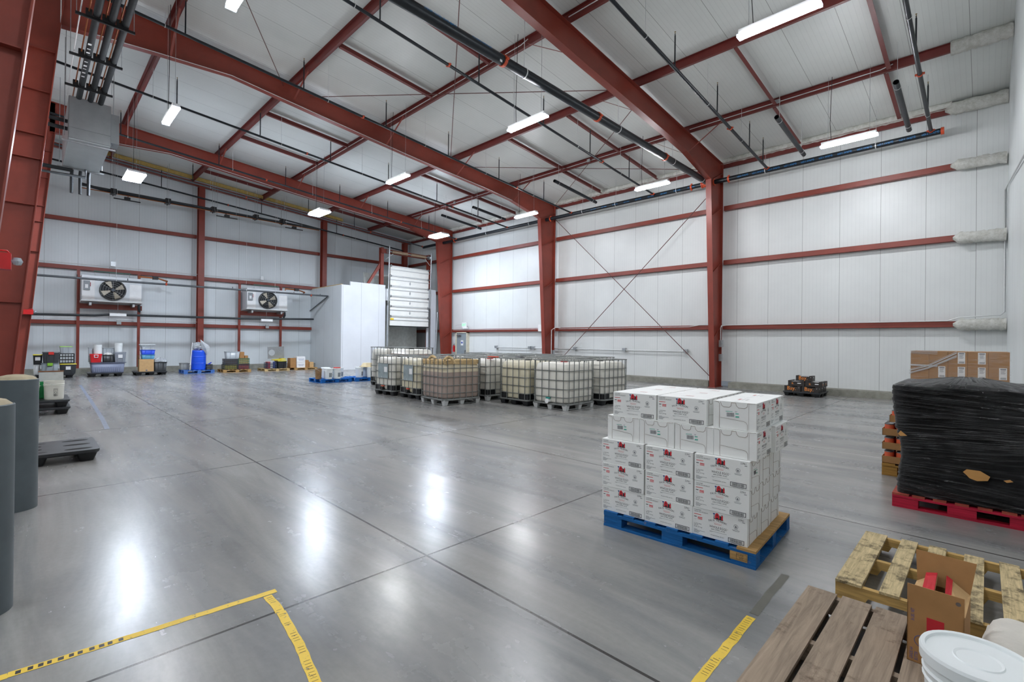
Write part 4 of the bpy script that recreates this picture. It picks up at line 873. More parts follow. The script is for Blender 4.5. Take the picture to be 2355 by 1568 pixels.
def egg_print():
    q = MB(); F = FR((-BL/2, -BD/2-.0006, 0), (1, 0, 0), (0, 0, 1)); W, Hh = BL, BH
    R = lambda u0, v0, u1, v1, mi: q.add([tuple(F @ Vector((u0*W, v0*Hh, 0))), tuple(F @ Vector((u1*W, v0*Hh, 0))), tuple(F @ Vector((u1*W, v1*Hh, 0))), tuple(F @ Vector((u0*W, v1*Hh, 0)))], [(0, 1, 2, 3)], mi)
    Pg = lambda pts, mi, dz=0: q.add([tuple(F @ Vector((u*W, v*Hh, dz))) for u, v in pts], [tuple(range(len(pts)))], mi)
    tx = lambda s, u, v, size, mi=0, sx=1, a=0, al='LEFT': q.text(s, size, F @ Matrix.Translation((u*W, v*Hh, 0)) @ Matrix.Rotation(a, 4, 'Z'), mi, al, sx)
    tx('CAGE-FREE*', .035, .905, .0125, 0, .8); tx('LIQUID EGG PRODUCT', .035, .845, .0125, 0, .8)
    R(.035, .755, .17, .775, 2); R(.035, .655, .085, .68, 0); R(.105, .65, .19, .675, 2); R(.105, .615, .19, .635, 2); R(.105, .585, .19, .6, 2)
    q.tube([tuple(F @ Vector((.06*W+.0075*math.cos(a), .6*Hh+.0075*math.sin(a), 0))) for a in [k*PI/6 for k in range(7, 12)]], .0006, 3, 1)
    tx('2 - 20 LB. BAGS', .035, .40, .0105, 0, .8); tx('NET WT.', .035, .345, .0105, 0, .8); tx('40 LBS. (18.14 kg)', .035, .285, .0105, 0, .8)
    for k in range(5): R(.035, .19-.028*k, (.1, .24, .15, .13, .12)[k], .2-.028*k, 1)
    # barn
    c = .47
    Pg([(c-.07, .73), (c+.105, .73), (c+.105, .76), (c-.07, .76)], 0)
    Pg([(c-.045, .75), (c+.035, .75), (c+.035, .88), (c+.012, .955), (c-.005, .965), (c-.03, .945), (c-.045, .87)], 2, .0001)
    Pg([(c+.035, .75), (c+.07, .75), (c+.07, .865), (c+.04, .90)], 0, .0001)
    Pg([(c+.07, .75), (c+.1, .75), (c+.1, .89), (c+.085, .925), (c+.07, .89)], 2, .0001); Pg([(c+.075, .90), (c+.095, .90), (c+.085, .945)], 0, .0002)
    Pg([(c-.02, .75), (c+.015, .75), (c+.015, .80), (c-.02, .80)], 0, .0002); Pg([(c-.014, .86), (c+.005, .86), (c+.005, .9), (c-.014, .9)], 0, .0002)
    Pg([(c-.07, .74), (c-.05, .74), (c-.055, .88), (c-.065, .88)], 1, .0001); Pg([(c-.085, .93), (c-.06, .87), (c-.04, .93), (c-.062, .95)], 3, .0002)
    s = 'FAIR MEADOW.'; n_ = len(s)
    for i, ch in enumerate(s):
        if ch == ' ': continue
        t_ = (i-(n_-1)/2)/((n_-1)/2); u = c+.012+t_*.155; v = .655-.055*t_*t_
        tx(ch, u, v, .021, 0, .95, -t_*.28, 'CENTER')
    R(c-.07, .595, c+.09, .60, 2); tx('Distinctions', c+.01, .54, .0115, 2, .9, 0, 'CENTER')
    tx('WHOLE EGGS', c+.012, .40, .023, 0, .86, 0, 'CENTER'); tx('*', c+.178, .42, .014, 0); tx('with CITRIC ACID', c+.012, .325, .0145, 0, .9, 0, 'CENTER')
    R(c-.14, .265, c+.17, .272, 1); R(c-.14, .245, c-.09, .252, 1)
    tx('FOR INSTITUTIONAL USE ONLY', c+.0, .115, .0085, 0, .8, 0, 'CENTER')
    tx('22961', .84, .875, .0195, 0, .85); R(.91, .825, .955, .845, 1)
    M_ = F @ Matrix.Translation((.80*W, .64*Hh, 0))
    for rr_, w__ in ((.0155, .001), (.012, .0006)): q.lathe([(rr_, 0), (rr_-w__*1.6, 0)], 24, 1, M_)
    Pg([(.785, .60), (.815, .60), (.81, .65), (.795, .67), (.785, .64)], 1); R(.765, .545, .835, .553, 1); R(.735, .505, .865, .515, 1); R(.745, .475, .855, .485, 1)
    # bar code
    u0, u1, v0, v1 = .665, .945, .045, .20
    for a in ((u0, v0, u1, v0+.018), (u0, v1-.018, u1, v1), (u0, v0, u0+.01, v1), (u1-.01, v0, u1, v1)): R(*a, 0)
    rnd = random.Random(4); u = u0+.03
    while u < u1-.035: w__ = rnd.choice((.0025, .004, .006)); R(u, v0+.03, u+w__, v1-.03, 0); u += w__+rnd.choice((.003, .004))
    R(u0+.05, .018, u1-.05, .028, 1)
    return q
def egg_end(sgn):
    q = MB(); F = FR((sgn*(BL/2+.0006), -sgn*BD/2, 0), (0, sgn, 0), (0, 0, 1))
    ln = lambda pts, r=.0011: q.tube([tuple(F @ Vector((u*BD, v*BH, 0))) for u, v in pts], r, 4)
    ln([(.16, .02), (.15, .06), (.15, .90), (.12, .96), (.02, .985)]); ln([(.80, .02), (.80, .22), (.77, .30), (.72, .33), (.17, .40)], .0009); ln([(.83, .03), (.83, .93)], .0006)
    ln([(.17, .97), (.20, .84), (.25, .79), (.38, .79), (.42, .84), (.43, .96), (.53, .965), (.55, .86), (.60, .79), (.74, .79), (.79, .85), (.80, .97), (.98, .985)])
    return q
def egg_tabs(sgn):
    q = MB(); F = FR((sgn*(BL/2), -sgn*BD/2, 0), (0, sgn, 0), (0, 0, 1))
    for a, b in ((.19, .43), (.55, .80)):
        P = [(a, .995), (a+.005, .86), (a+.05, .80), (b-.05, .80), (b-.005, .86), (b, .995)]
        P = [F @ Vector((u*BD, v*BH, .0004)) for u, v in P]; q.plate(P[::-1] if False else P, -.0012)
    return q
def egg_top():
    q = MB(); R = lambda x0, y0, x1, y1, mi: q.add([(x0, y0, BH+.0006), (x1, y0, BH+.0006), (x1, y1, BH+.0006), (x0, y1, BH+.0006)], [(0, 1, 2, 3)], mi)
    q.text('WHOLE EGGS', .018, Matrix.Translation((0, -.04, BH+.0006)), 1, 'CENTER', .9); R(-.03, .01, .04, .03, 2); q.text('FAIR MEADOW', .014, Matrix.Translation((0, -.012, BH+.0006)), 1, 'CENTER', .9)
    R(-.195, -.0008, -.06, .0008, 1); R(.06, -.0008, .195, .0008, 1)
    return q
def egg_sticker(sgn):
    q = MB(); F = FR((sgn*(BL/2+.0012), -sgn*BD/2, 0), (0, sgn, 0), (0, 0, 1)) @ Matrix.Translation((.30*BD, .42*BH, 0)) @ Matrix.Rotation(.04, 4, 'Z')
    R = lambda u0, v0, u1, v1, mi, dz=0: q.add([tuple(F @ Vector((u, v, dz))) for u, v in ((u0, v0), (u1, v0), (u1, v1), (u0, v1))], [(0, 1, 2, 3)], mi)
    R(0, 0, .095, .052, 0); R(.07, .002, .095, .012, 2, .0002); R(.07, .026, .093, .033, 2, .0002); R(.002, .043, .05, .047, 2, .0002)
    q.text('067', .012, F @ Matrix.Translation((.068, .040, .0003)), 1, sx=.8)
    rnd = random.Random(2); u = .008
    while u < .06: w__ = rnd.choice((.0012, .002)); R(u, .006, u+w__, .036, 1, .0003); u += w__+.0014
    return q
def make_carton(sticker):
    t = thing('egg_carton', 'x', 'box')
    q = MB().box((-BL/2, -BD/2, 0), (BL/2, BD/2, BH)); o = q.build('carton', BW, t)
    bv = o.modifiers.new('bevel', 'BEVEL'); bv.width = .003; bv.segments = 2
    egg_print().build('printed_front', [INK, INKG, BARN, INKB], t)
    for s in (-1, 1): egg_end(s).build('end_seam', SEAM, t); egg_tabs(s).build('locking_tab', BW, t)
    egg_top().build('printed_top', [INK, INKG, mat('pale_red_print', 'c98a8a', .7)], t)
    if sticker: egg_sticker(sticker).build('shipping_label', [WHITEP, INK, TEAL], t)
    return t
cA = make_carton(0); cB = make_carton(-1); cC = make_carton(1); usedC = set()
def place_carton(s, off, z, rot, label, kind=0, jr=0.0):
    src = (cA, cB, cC)[kind]
    p = A0+e_*s+n_v*off; loc = (p.x, p.y, z); rz = th+rot+jr
    if kind not in usedC:
        usedC.add(kind); src.location = loc; src.rotation_euler = (0, 0, rz); src['label'] = label; src['group'] = 'egg cartons on the blue pallet'; return src
    return dup(src, loc, rz, label, 'egg cartons on the blue pallet')
rnd = random.Random(11); LN = ['bottom', 'second', 'third']; RN = ['front', 'middle', 'rear']; CN = ['left', 'centre', 'right']
for l in range(3):
    for c, s in enumerate((-1.063, -.661, -.253)):
        for r in range(3):
            if c == 1 and r == 1: continue
            js = {0: (0, 0, -.008), 1: (0, .004, .002), 2: (-.012, 0, .003)}[l][c]
            place_carton(s+js+rnd.uniform(-.003, .003), .175+.309*r+rnd.uniform(-.004, .004), .132+l*(BH+.0012), 0,
                         'white egg carton in the %s layer, %s row, %s' % (LN[l], RN[r], CN[c]), 2 if (l == 2 and c == 2 and r == 0) else 0, rnd.uniform(-.008, .008))
z4 = .132+3*(BH+.0012); P4 = ['far left', 'second from the left', 'third from the left', 'far right']
for c, s in enumerate((-1.08, -.775, -.468, -.165)):
    for r in range(2):
        place_carton(s+(.03 if c == 3 and r == 1 else 0), .255+.405*r, z4, PI/2, 'white egg carton turned endwise in the fourth layer, %s row, %s' % (('front', 'rear')[r], P4[c]), 1 if (r == 0 and c < 3) else 0, rnd.uniform(-.01, .01))
z5 = z4+BH+.0012
for c, s in enumerate((-.985, -.575)):
    for r in range(3):
        place_carton(s, .215+.307*r, z5, 0, 'white egg carton in the top layer, %s row, %s' % (RN[r], ('left', 'centre')[c]), 0, rnd.uniform(-.012, .012))
for r in range(2): place_carton(-.175, .27+.405*r, z5, PI/2, 'white egg carton turned endwise at the right of the top layer, %s one' % ('front', 'rear')[r], 1 if r == 0 else 0, .0)
# ================================================================ IBC totes
CAGE = mat('cage_galvanised', '777a78', .4, .3, .12, 14)
BOT = mat('tote_plastic_white', 'dcdad0', .35, 0, .04, 2.5, trans=.0); BOTC = mat('tote_plastic_cream', 'd3ccb2', .35, 0, .05, 2.5); BOTB = mat('tote_plastic_stained', 'd8cdb2', .4, 0, .08, 3)
LIQ = mat('mauve_brown_liquid', 'ab998f', .35, 0, .1, 2)
def rrect(hx, hy, r, z, n=4):
    o = []
    for sx, sy, a0 in ((1, 1, 0), (-1, 1, 90), (-1, -1, 180), (1, -1, 270)):
        for k in range(n+1):
            t = math.radians(a0+90*k/n); o.append((sx*(hx-r)+r*math.cos(t), sy*(hy-r)+r*math.sin(t), z))
    return o
def loft(rings, mi=0, q=None, caps=True, smooth=True):
    q = q or MB(); n = len(rings[0]); vs = [p for R in rings for p in R]
    fs = [(i*n+j, i*n+(j+1) % n, (i+1)*n+(j+1) % n, (i+1)*n+j) for i in range(len(rings)-1) for j in range(n)]
    q.add(vs, fs, mi, smooth)
    if caps: q.add(rings[0], [tuple(range(n))[::-1]], mi); q.add(rings[-1], [tuple(range(n))], mi)
    return q
def make_ibc(label, x, y, sx, sy, H=1.17, rz=0, kind='plastic', bot=None, liquid=None, plate=False, valve='8c2a22', group='caged liquid totes', guards=True, vface='y', tilt=0):
    t = thing('ibc_tote', label, 'tote', (x, y, 0), rz, group); hx, hy = sx/2, sy/2; bot = bot or BOT
    z0, z1 = .17, H-.06; rr_ = .11
    prof = [(z0, .05), (z0+.03, .03), (z0+.12, .028), (z0+.3, .024), (H*.6, .022), (z1-.16, .028), (z1-.06, .045), (z1-.015, .09), (z1, .17)]
    if liquid:
        lo = [rrect(hx-i_, hy-i_, rr_, z) for z, i_ in [(z0, .05), (z0+.03, .03), (z0+.12, .027), (liquid, .023)]]; loft(lo, 0).build('liquid_level', LIQ, t)
        hi = [rrect(hx-i_, hy-i_, rr_, z) for z, i_ in [(liquid, .023), (z1-.16, .028), (z1-.06, .045), (z1-.015, .09), (z1, .17)]]; loft(hi, 0).build('bottle', bot, t)
    else: loft([rrect(hx-i_, hy-i_, rr_, z) for z, i_ in prof]).build('bottle', bot, t)
    MB().lathe([(.09, 0), (.09, .04), (.075, .055), (0, .055)], 20, c=(0, 0, z1-.01)).build('filling_cap', BLKP if kind == 'plastic' else RED, t)
    q = MB()
    for z in (.30, .495, .705, .925):
        P = rrect(hx, hy, .09, z); q.tube(P+[P[0]], .010, 6, caps=False)
    P = rrect(hx, hy, .07, H-.01); q.tube(P+[P[0]], .011, 6, caps=False)
    P = rrect(hx-.004, hy-.004, .08, .145); q.tube(P+[P[0]], .014, 6, caps=False)
    for nn, ax in ((5 if sx < 1.1 else 6, 0), (6 if sy > 1.05 else 5, 1)):
        h = (hx, hy)[ax]; o_ = (hy, hx)[ax]
        for k in range(nn):
            c_ = -h+.09+(2*h-.18)*k/(nn-1)
            for s in (-1, 1):
                p = (c_, s*(o_+.006)) if ax == 0 else (s*(o_+.006), c_)
                q.tube([(p[0], p[1], .145), (p[0], p[1], H-.01)], .0105, 6)
    for c_ in (-.25, .25): q.tube([(-hx, c_*sy, H-.004), (hx, c_*sy, H-.004)], .010, 6)
    q.build('cage', CAGE, t)
    if kind == 'metal':
        q = MB()
        for z, i_ in ((.13, 0), (.018, .05)): P = rrect(hx-i_, hy-i_, .09, z); q.tube(P+[P[0]], .016 if z > .1 else .011, 6, caps=False)
        q.build('base_frame', CAGE, t)
        for a in (-1, 0, 1):
            for b in (-1, 0, 1):
                if a == 0 and b == 0: continue
                q = MB(); q.taper(0, .13, (.05, .05), (.075, .075), c=(a*(hx-.08), b*(hy-.08)), r=.015); q.build('base_foot', GALVL, t)
        MB().box((-hx+.06, -hy+.06, .13), (hx-.06, hy-.06, .165)).build('base_tray', CAGE, t)
    else:
        q = MB(); P = rrect(hx, hy, .09, .13); q.tube(P+[P[0]], .014, 6, caps=False); q.build('base_frame', CAGE, t)
        MB().box((-hx+.04, -hy+.04, .10), (hx-.04, hy-.04, .17)).build('base_tray', BLKP, t)
        for a in (-1, 0, 1):
            for b in (-1, 0, 1):
                if a == 0 and b == 0: continue
                q = MB(); q.taper(0, .12, (.07, .07), (.1, .1), c=(a*(hx-.11), b*(hy-.11)), r=.02); q.build('base_foot', BLKP, t)
    if guards:
        for a in (-1, 1):
            for b in (-1, 1):
                q = MB(); q.box((a*(hx-.012), b*(hy-.05), .165), (a*(hx-.022), b*(hy-.30), .31)); q.box((a*(hx-.05), b*(hy-.012), .165), (a*(hx-.30), b*(hy-.022), .31))
                q.prism([(a*(hx-.05), b*(hy-.012)), (a*(hx-.012), b*(hy-.05)), (a*(hx-.03), b*(hy-.06)), (a*(hx-.06), b*(hy-.03))], 2, .165, .31); q.build('corner_guard', BLKP, t)
    if valve:
        q = MB(); M = Matrix.Translation((-.02, -hy+.02, .20)) @ Matrix.Rotation(PI/2, 4, 'X')
        q.lathe([(.045, -.05), (.045, .06), (.055, .06), (.055, .085), (0, .085)], 16, M=M); v = q.build('valve', WHITEP if valve == '1f8f86' else BLKP, t)
        MB().box((-.075, -hy-.03, .255), (.04, -hy+.01, .285)).build('valve_handle', mat('valve_handle_'+valve, valve, .4), v)
    if plate:
        MB().box((-.26, -hy-.016, .50), (.24, -hy-.012, .92)).build('steel_plate', mat('worn_steel_plate', '9fadb0', .35, .4, .22, 6, wear=('e8eae4', 7, .66)), t)
        MB().box((.05, -hy-.019, .68), (.2, -hy-.0165, .83)).build('torn_label', WHITEP, t)
    return t
T1 = make_ibc('caged tote with mauve brown liquid and a stained cloth over its top, front row', -9.99, 7.84, 1.12, 1.15, 1.175, -.06, 'metal', BOTB, .82, valve=None, guards=False)
make_ibc('white caged tote nearest the egg pallet, with a teal valve and metal base', -7.43, 9.38, 1.04, 1.18, 1.175, .03, 'metal', BOT, valve='1f8f86', guards=False)
make_ibc('caged tote with a grey steel plate and orange valve, left end of the front row', -12.61, 7.96, .98, 1.16, 1.17, .06, 'plastic', BOT, plate=True, valve='c8502e')
make_ibc('caged tote with a grey steel plate, partly hidden by the brown liquid tote', -11.33, 8.02, 1.02, 1.15, 1.165, -.04, 'plastic', BOTC, plate=True, valve='c03a2a')
make_ibc('white caged tote with a metal corner foot, just right of the brown liquid tote', -10.05, 9.30, 1.04, 1.15, 1.17, .02, 'metal', BOT, valve=None, guards=True)
make_ibc('cream coloured caged tote with black corner guards, left of the nearest white tote', -8.57, 9.32, 1.02, 1.17, 1.18, .0, 'plastic', BOTC, valve=None)
make_ibc('white caged tote with black corner guards, farthest right of the totes', -7.37, 10.85, 1.0, 1.15, 1.17, -.02, 'plastic', BOT, valve=None)
make_ibc('taller caged tote holding brown liquid, behind the left end of the row', -14.06, 9.32, 1.08, 1.12, 1.37, .02, 'plastic', BOT, 1.16, valve=None)
make_ibc('taller white caged tote farthest left at the back', -15.28, 9.28, 1.05, 1.12, 1.37, 0, 'plastic', BOT, valve=None)
back = make_ibc('white caged tote in the back rows, showing mostly its top rail', -8.62, 10.85, 1.04, 1.15, 1.17, 0, 'plastic', BOT, valve=None)
back['group'] = 'totes in the back rows'; LB = back['label']
for x, y in ((-9.9, 10.8), (-11.2, 9.9), (-12.4, 9.75), (-11.3, 11.5), (-12.6, 11.3), (-10.0, 12.35), (-8.7, 12.3), (-11.3, 12.95), (-12.6, 12.8), (-13.9, 12.5)):
    dup(back, (x, y, 0), random.Random(int(x*10)).uniform(-.04, .04), LB, 'totes in the back rows')
# stained cloth on the brown tote
t = thing('stained_cloth', 'stained tan cloth draped over the top of the brown liquid tote', 'cloth', (0, 0, 0))
rnd = random.Random(5); q = MB(); M = Matrix.Translation((-9.99, 7.84, 0)) @ Matrix.Rotation(-.06, 4, 'Z')
N_ = 48; ring0 = rrect(.53, .545, .1, 1.125, 11); ring1 = rrect(.546, .561, .1, 1.10, 11); n_ = len(ring0)
low = [rnd.uniform(1.01, 1.05) if j % 5 else rnd.uniform(.97, 1.02) for j in range(n_)]
inner = [(p[0]*.35, p[1]*.35, 1.13+rnd.uniform(-.01, .02)) for p in ring0]
r0 = [(p[0], p[1], 1.128+rnd.uniform(-.008, .008)) for p in ring0]; r1 = [(p[0], p[1], 1.11) for p in ring1]
r2_ = [(p[0]+rnd.uniform(-.006, .002), p[1]+rnd.uniform(-.006, .002), 1.06+rnd.uniform(-.01, .01)) for p in ring1]; r3 = [(p[0]*.995, p[1]*.995, low[j]) for j, p in enumerate(ring1)]
loft([inner, r0, r1, r2_, r3], 0, q, caps=False); q.add(inner, [tuple(range(n_))], 0)
q = [q][0]; o = MB(); o.add([tuple(M @ Vector(v)) for v in q.v], q.f, 0, True); CLOTH = mat('stained_cloth', 'c4a97c', .9, 0, .2, 8, .5, wear=('7d5a33', 5, .6)); o.build('cloth', CLOTH, t)
for (x, y, z, a) in ((-10.0, 7.27, 1.165, .3), (-9.40, 7.32, 1.16, 1.2)):
    k = MB(); MM = Matrix.Translation((x, y, z)) @ Matrix.Rotation(a, 4, 'Z')
    k.tube([(-.12, 0, -.02), (-.06, .01, .03), (0, 0, .045), (.06, -.01, .02), (.12, 0, -.06), (.14, 0, -.12)], .035, 8, M=MM); k.build('cloth_knot', CLOTH, t)
tag(MB().box((-9.7, 8.88, 1.175), (-9.4, 9.02, 1.20)).build('red_cloth', mat('coral_rag', 'd5523c', .8)), 'small coral rag lying on the top rail of a tote behind the brown one', 'cloth')
tag(MB().taper(0, .05, (.16, .09), (.1, .05), r=.03).build('dark_rag', BLKP, loc=(-8.75, 9.15, 1.17)), 'dark rag lying on top of the cream tote', 'cloth')
# ================================================================ black wrapped pallet
block_pallet('red_pallet', 'red painted pallet under the black wrapped load at the right', -.14, 6.68, 1.02, 1.14, REDW, .0, .135, deck=wood_mat('red_brown_board', 'a0483a', 'c9a477', axis=0, wear=.6), bl=(.20, .14))
g = N('black_stretch_film'); f1 = g.noise(4.0, 9, .75, stretch=(1.0, 1.0, 34, 0), dist=.5); f2 = g.noise(2.2, 4, .6, stretch=(1, 1, 3)); f3 = g.noise(9, 6, .8, stretch=(1, 1, 5))
g.set(Base_Color=g.ramp(f3, [(.4, lin('070808')), (.75, lin('1b1d1c'))]), Roughness=g.ramp(f2, [(.35, (.13, .13, .13)), (.7, (.27, .27, .27))]), Specular_IOR_Level=1.0)
g.bump(g.math('ADD', g.math('MULTIPLY', f1, 1.0), g.math('MULTIPLY', f3, .5)), 1.0, .06); FILM = g.m
t = thing('wrapped_load', 'tall load wrapped in shiny black stretch film on the red pallet', 'pallet load', (-.14, 6.68, .137))
rnd = random.Random(21); nz, nb = 170, 150; rings = []
from mathutils import noise as NZ
W2, D2 = .485, .54
off = [rnd.uniform(0, 6.28) for _ in range(6)]
for i in range(nz+1):
    z = 1.07*i/nz; pr_ = []
    fac = 1.0+(.075*min(1, max(0, (z-.5)/.4)))-(.055*math.exp(-((z-.42)/.2)**2))
    for j in range(nb):
        a = 2*PI*j/nb; c, s = math.cos(a), math.sin(a); k = 1/max(abs(c)**18+abs(s)**18, 1e-12)**(1/18)
        b = .006*math.sin(9*a+off[0]+z*5)+.005*math.sin(17*a+z*13+off[1])
        px_, py_ = k*c*W2, k*s*D2; sl = z+.10*px_*math.sin(z*7+1)
        amp = .5+max(0, NZ.noise(Vector((px_*2.2, py_*2.2, z*3.5+3))))*2.4
        b += amp*(.0075*NZ.noise(Vector((px_*2.6, py_*2.6, sl*34)))+.0045*NZ.noise(Vector((px_*4, py_*4+9, sl*75))))/.5*2.0
        pr_.append((W2*fac*k*c*(1+b), D2*fac*k*s*(1+b), z))
    rings.append(pr_)
top = []
def hump(x, y): return .02+.075*math.exp(-((x-.02)/.3)**2)*math.exp(-((y+.1)/.5)**2)
for sc in (.93, .75, .5, .25):
    top.append([(p[0]*sc, p[1]*sc, 1.07+hump(p[0]*sc, p[1]*sc)*(1-(sc**6)*.6)+rnd.uniform(-.006, .006)) for p in rings[-1]])
loft(rings+top).build('film', FILM, t)
TORN = mat('torn_kraft_showing', 'bb8a4e', .8, 0, .1, 6)
def patch(pts, y, name='exposed_carton', par=None):
    q = MB(); q.plate([(x, y, z) for x, z in pts][::-1], -.004); q.build(name, TORN, par or t)
patch([(.005, .295), (.03, .325), (.12, .325), (.185, .285), (.17, .245), (.10, .23), (.05, .245), (.03, .27)], -.532)
patch([(-.47, .59), (-.45, .62), (-.40, .575), (-.455, .565)], -.545); patch([(.27, .27), (.31, .285), (.33, .27), (.29, .255)], -.538)
# kraft stack further back with clear film
KP = block_pallet('wooden_pallet', 'wooden pallet under the stacked brown cartons by the right wall', -.26, 9.62, 1.06, 1.14, RAWW, 0, .135)
src = None; rnd = random.Random(8); bw, bd, bh = .1985, .55, .1985; nl = 7
def make_kraft():
    t = thing('brown_carton', 'x', 'box'); MB().box((-bw/2, -bd/2, 0), (bw/2, bd/2, bh)).build('carton', CARD, t)
    q = MB(); q.box((-.0, -bd/2-.001, .03), (.075, -bd/2-.0003, bh-.012)); q.build('paper_label', WHITEP, t)
    q = MB(); F = FR((.004, -bd/2-.0015, 0), (1, 0, 0), (0, 0, 1))
    q.box((.008, bh-.035, 0), (.062, bh-.022, .0002), 0, F)
    for k in range(5): q.box((.012, bh-.048-.011*k, 0), (.058-.006*(k % 3), bh-.044-.011*k, .0002), 0, F)
    for k in range(14): q.box((.010+.0038*k, .036, 0), (.012+.0038*k, .062, .0002), 0, F)
    q.build('label_print', INKG, t); return t
src = make_kraft(); plain = thing('brown_carton', 'x', 'box'); MB().box((-bw/2, -bd/2, 0), (bw/2, bd/2, bh)).build('carton', CARD, plain); used = set()
for l in range(nl):
    for c in range(5):
        for r in range(2):
            lab = (l, c) in ((6, 2), (6, 3), (5, 1), (5, 2), (5, 3), (5, 4)) or (l < 5 and c > 1)
            s_ = src if lab else plain; x = -.765+bw/2+(bw+.003)*c; y = 9.08+bd/2+(bd+.003)*r; z = .137+(bh+.001)*l
            if l >= 4 and r == 0: lb = 'brown %scarton, %s layer of the wrapped stack, front, %s' % ('labelled ' if lab else '', {6: 'top', 5: 'second', 4: 'third'}[l], ('first from left', 'second from left', 'middle', 'fourth from left', 'fifth from left')[c]); gp = 'brown cartons in the film wrapped stack'
            elif l == 6: lb = 'brown carton, top layer of the wrapped stack, rear, %s' % ('first from left', 'second from left', 'middle', 'fourth from left', 'fifth from left')[c]; gp = 'brown cartons in the film wrapped stack'
            else: lb = 'brown carton in the hidden lower part of the film wrapped stack'; gp = 'hidden brown cartons of the wrapped stack'
            if s_ not in used: used.add(s_); s_.location = (x, y, z); s_['label'] = lb; s_['group'] = gp
            else: dup(s_, (x, y, z), 0, lb, gp)
g = N('clear_stretch_film'); f1 = g.noise(4, 8, .75, stretch=(1, 1, 14)); al = g.ramp(f1, [(.45, (.06, .06, .06)), (.7, (.30, .30, .30))]); g.set(Base_Color=(.9, .9, .92), Roughness=.12, Alpha=al, Specular_IOR_Level=.8); g.bump(g.noise(6, 6, .8, stretch=(1, 1, 16)), .8, .02); CLR = g.m
t = thing('clear_film', 'clear stretch film wrapped around the stack of brown cartons', 'plastic film', (-.26, 9.62, .14))
x0, x1, y0, y1 = -.512, .512, -.552, .572; zt = nl*(bh+.001)+.004
q = MB(); q.add([(x0, y0, .9), (x1, y0, .9), (x1, y0, zt), (x0, y0, zt)], [(0, 1, 2, 3)]); q.add([(x0, y1, .1), (x0, y0, .1), (x0, y0, zt), (x0, y1, zt)], [(0, 1, 2, 3)]); q.add([(x0, y0, zt), (x1, y0, zt), (x1, y0+.2, zt), (x0, y0+.2, zt)], [(0, 1, 2, 3)]); q.build('film_sheet', CLR, t)
q = MB(); rnd = random.Random(14)
for k in range(14):
    a = rnd.uniform(-.03, .05); q.tube([(x0-.01, y0-.004, 1.08+a), (x0+.2, y0-.006, 1.16+a*.8), (x0+.5, y0-.006, 1.34+a*1.2)], .0022, 4)
for k in range(6): zz = 1.19+rnd.uniform(-.012, .012); q.tube([(x0, y0-.004, zz), (x0+.12, y0-.005, zz-.004), (x0+.3, y0-.004, zz-.008)], .0025, 4)
for k in range(5): q.tube([(x0, y0-.003, zt-.01*k), (x0+.3, y0-.004, zt-.003-.012*k)], .002, 4)
q.build('twisted_film_strand', mat('white_film_strand', 'eef0f2', .15, 0, .02, 5, trans=.3), t)
# tray stack between
block_pallet('wooden_pallet', 'raw wooden pallet with trays of orange topped cans, behind the black wrapped load', -.30, 7.99, 1.2, 1.0, wood_mat('raw_pallet_brown', 'a9803f', '3d3320', axis=0, wear=.6), 0, .15)
CANM = mat('can_label_orange', 'd8603c', .4); TRH = .17
def can(x, y, z, lb):
    t = thing('food_can', lb, 'can', (x, y, z), 0, 'orange cans in the cardboard trays'); MB().lathe([(0, 0), (.048, 0), (.048, .135), (0, .135)], 16).build('can_body', CANM, t); MB().lathe([(.05, .13), (.05, .142), (.046, .142), (.044, .137), (0, .137)], 16).build('lid', mat('steel_lid', '8d8f8f', .3, .8), t); return t
c0 = None; TW, TD = .36, .33
for l in range(4):
    x = -.90+TW/2+(0, .0, .0, .07)[l]; z = .152+l*TRH; y = 7.50+TD/2
    t = thing('cardboard_tray', 'open cardboard tray of orange cans, %s of four at the left edge' % ('lowest', 'second', 'third', 'topmost')[l], 'tray', (x, y, z), 0, 'cardboard can trays')
    q = MB(); hh = .085; q.box((-TW/2, -TD/2, 0), (TW/2, TD/2, .003))
    for a in (((-TW/2, -TD/2), (TW/2, -TD/2+.004)), ((-TW/2, TD/2-.004), (TW/2, TD/2)), ((-TW/2, -TD/2), (-TW/2+.004, TD/2)), ((TW/2-.004, -TD/2), (TW/2, TD/2))): q.box((*a[0], 0), (*a[1], hh))
    q.build('tray', CARD, t)
    for i in range(3):
        for j in range(3):
            lb = 'orange topped can in the %s tray, %s row, %s' % (('lowest', 'second', 'third', 'topmost')[l], RN[j], CN[i]); P = (x-.115+.115*i, y-.105+.105*j, z+.004)
            if c0 is None: c0 = can(*P, lb)
            else: dup(c0, P, 0, lb)
    for cx in (-.33+.0, .06):
        q = MB().box((0, 0, 0), (.37, .95, TRH-.002)).build('closed_case', CARDL, loc=(cx-.18 if cx < 0 else cx, 7.51, z)); tag(q, 'closed brown case behind the black load, %s layer, %s' % (('lowest', 'second', 'third', 'topmost')[l], 'left' if cx < 0 else 'right'), 'box', 'closed cases behind the black load')
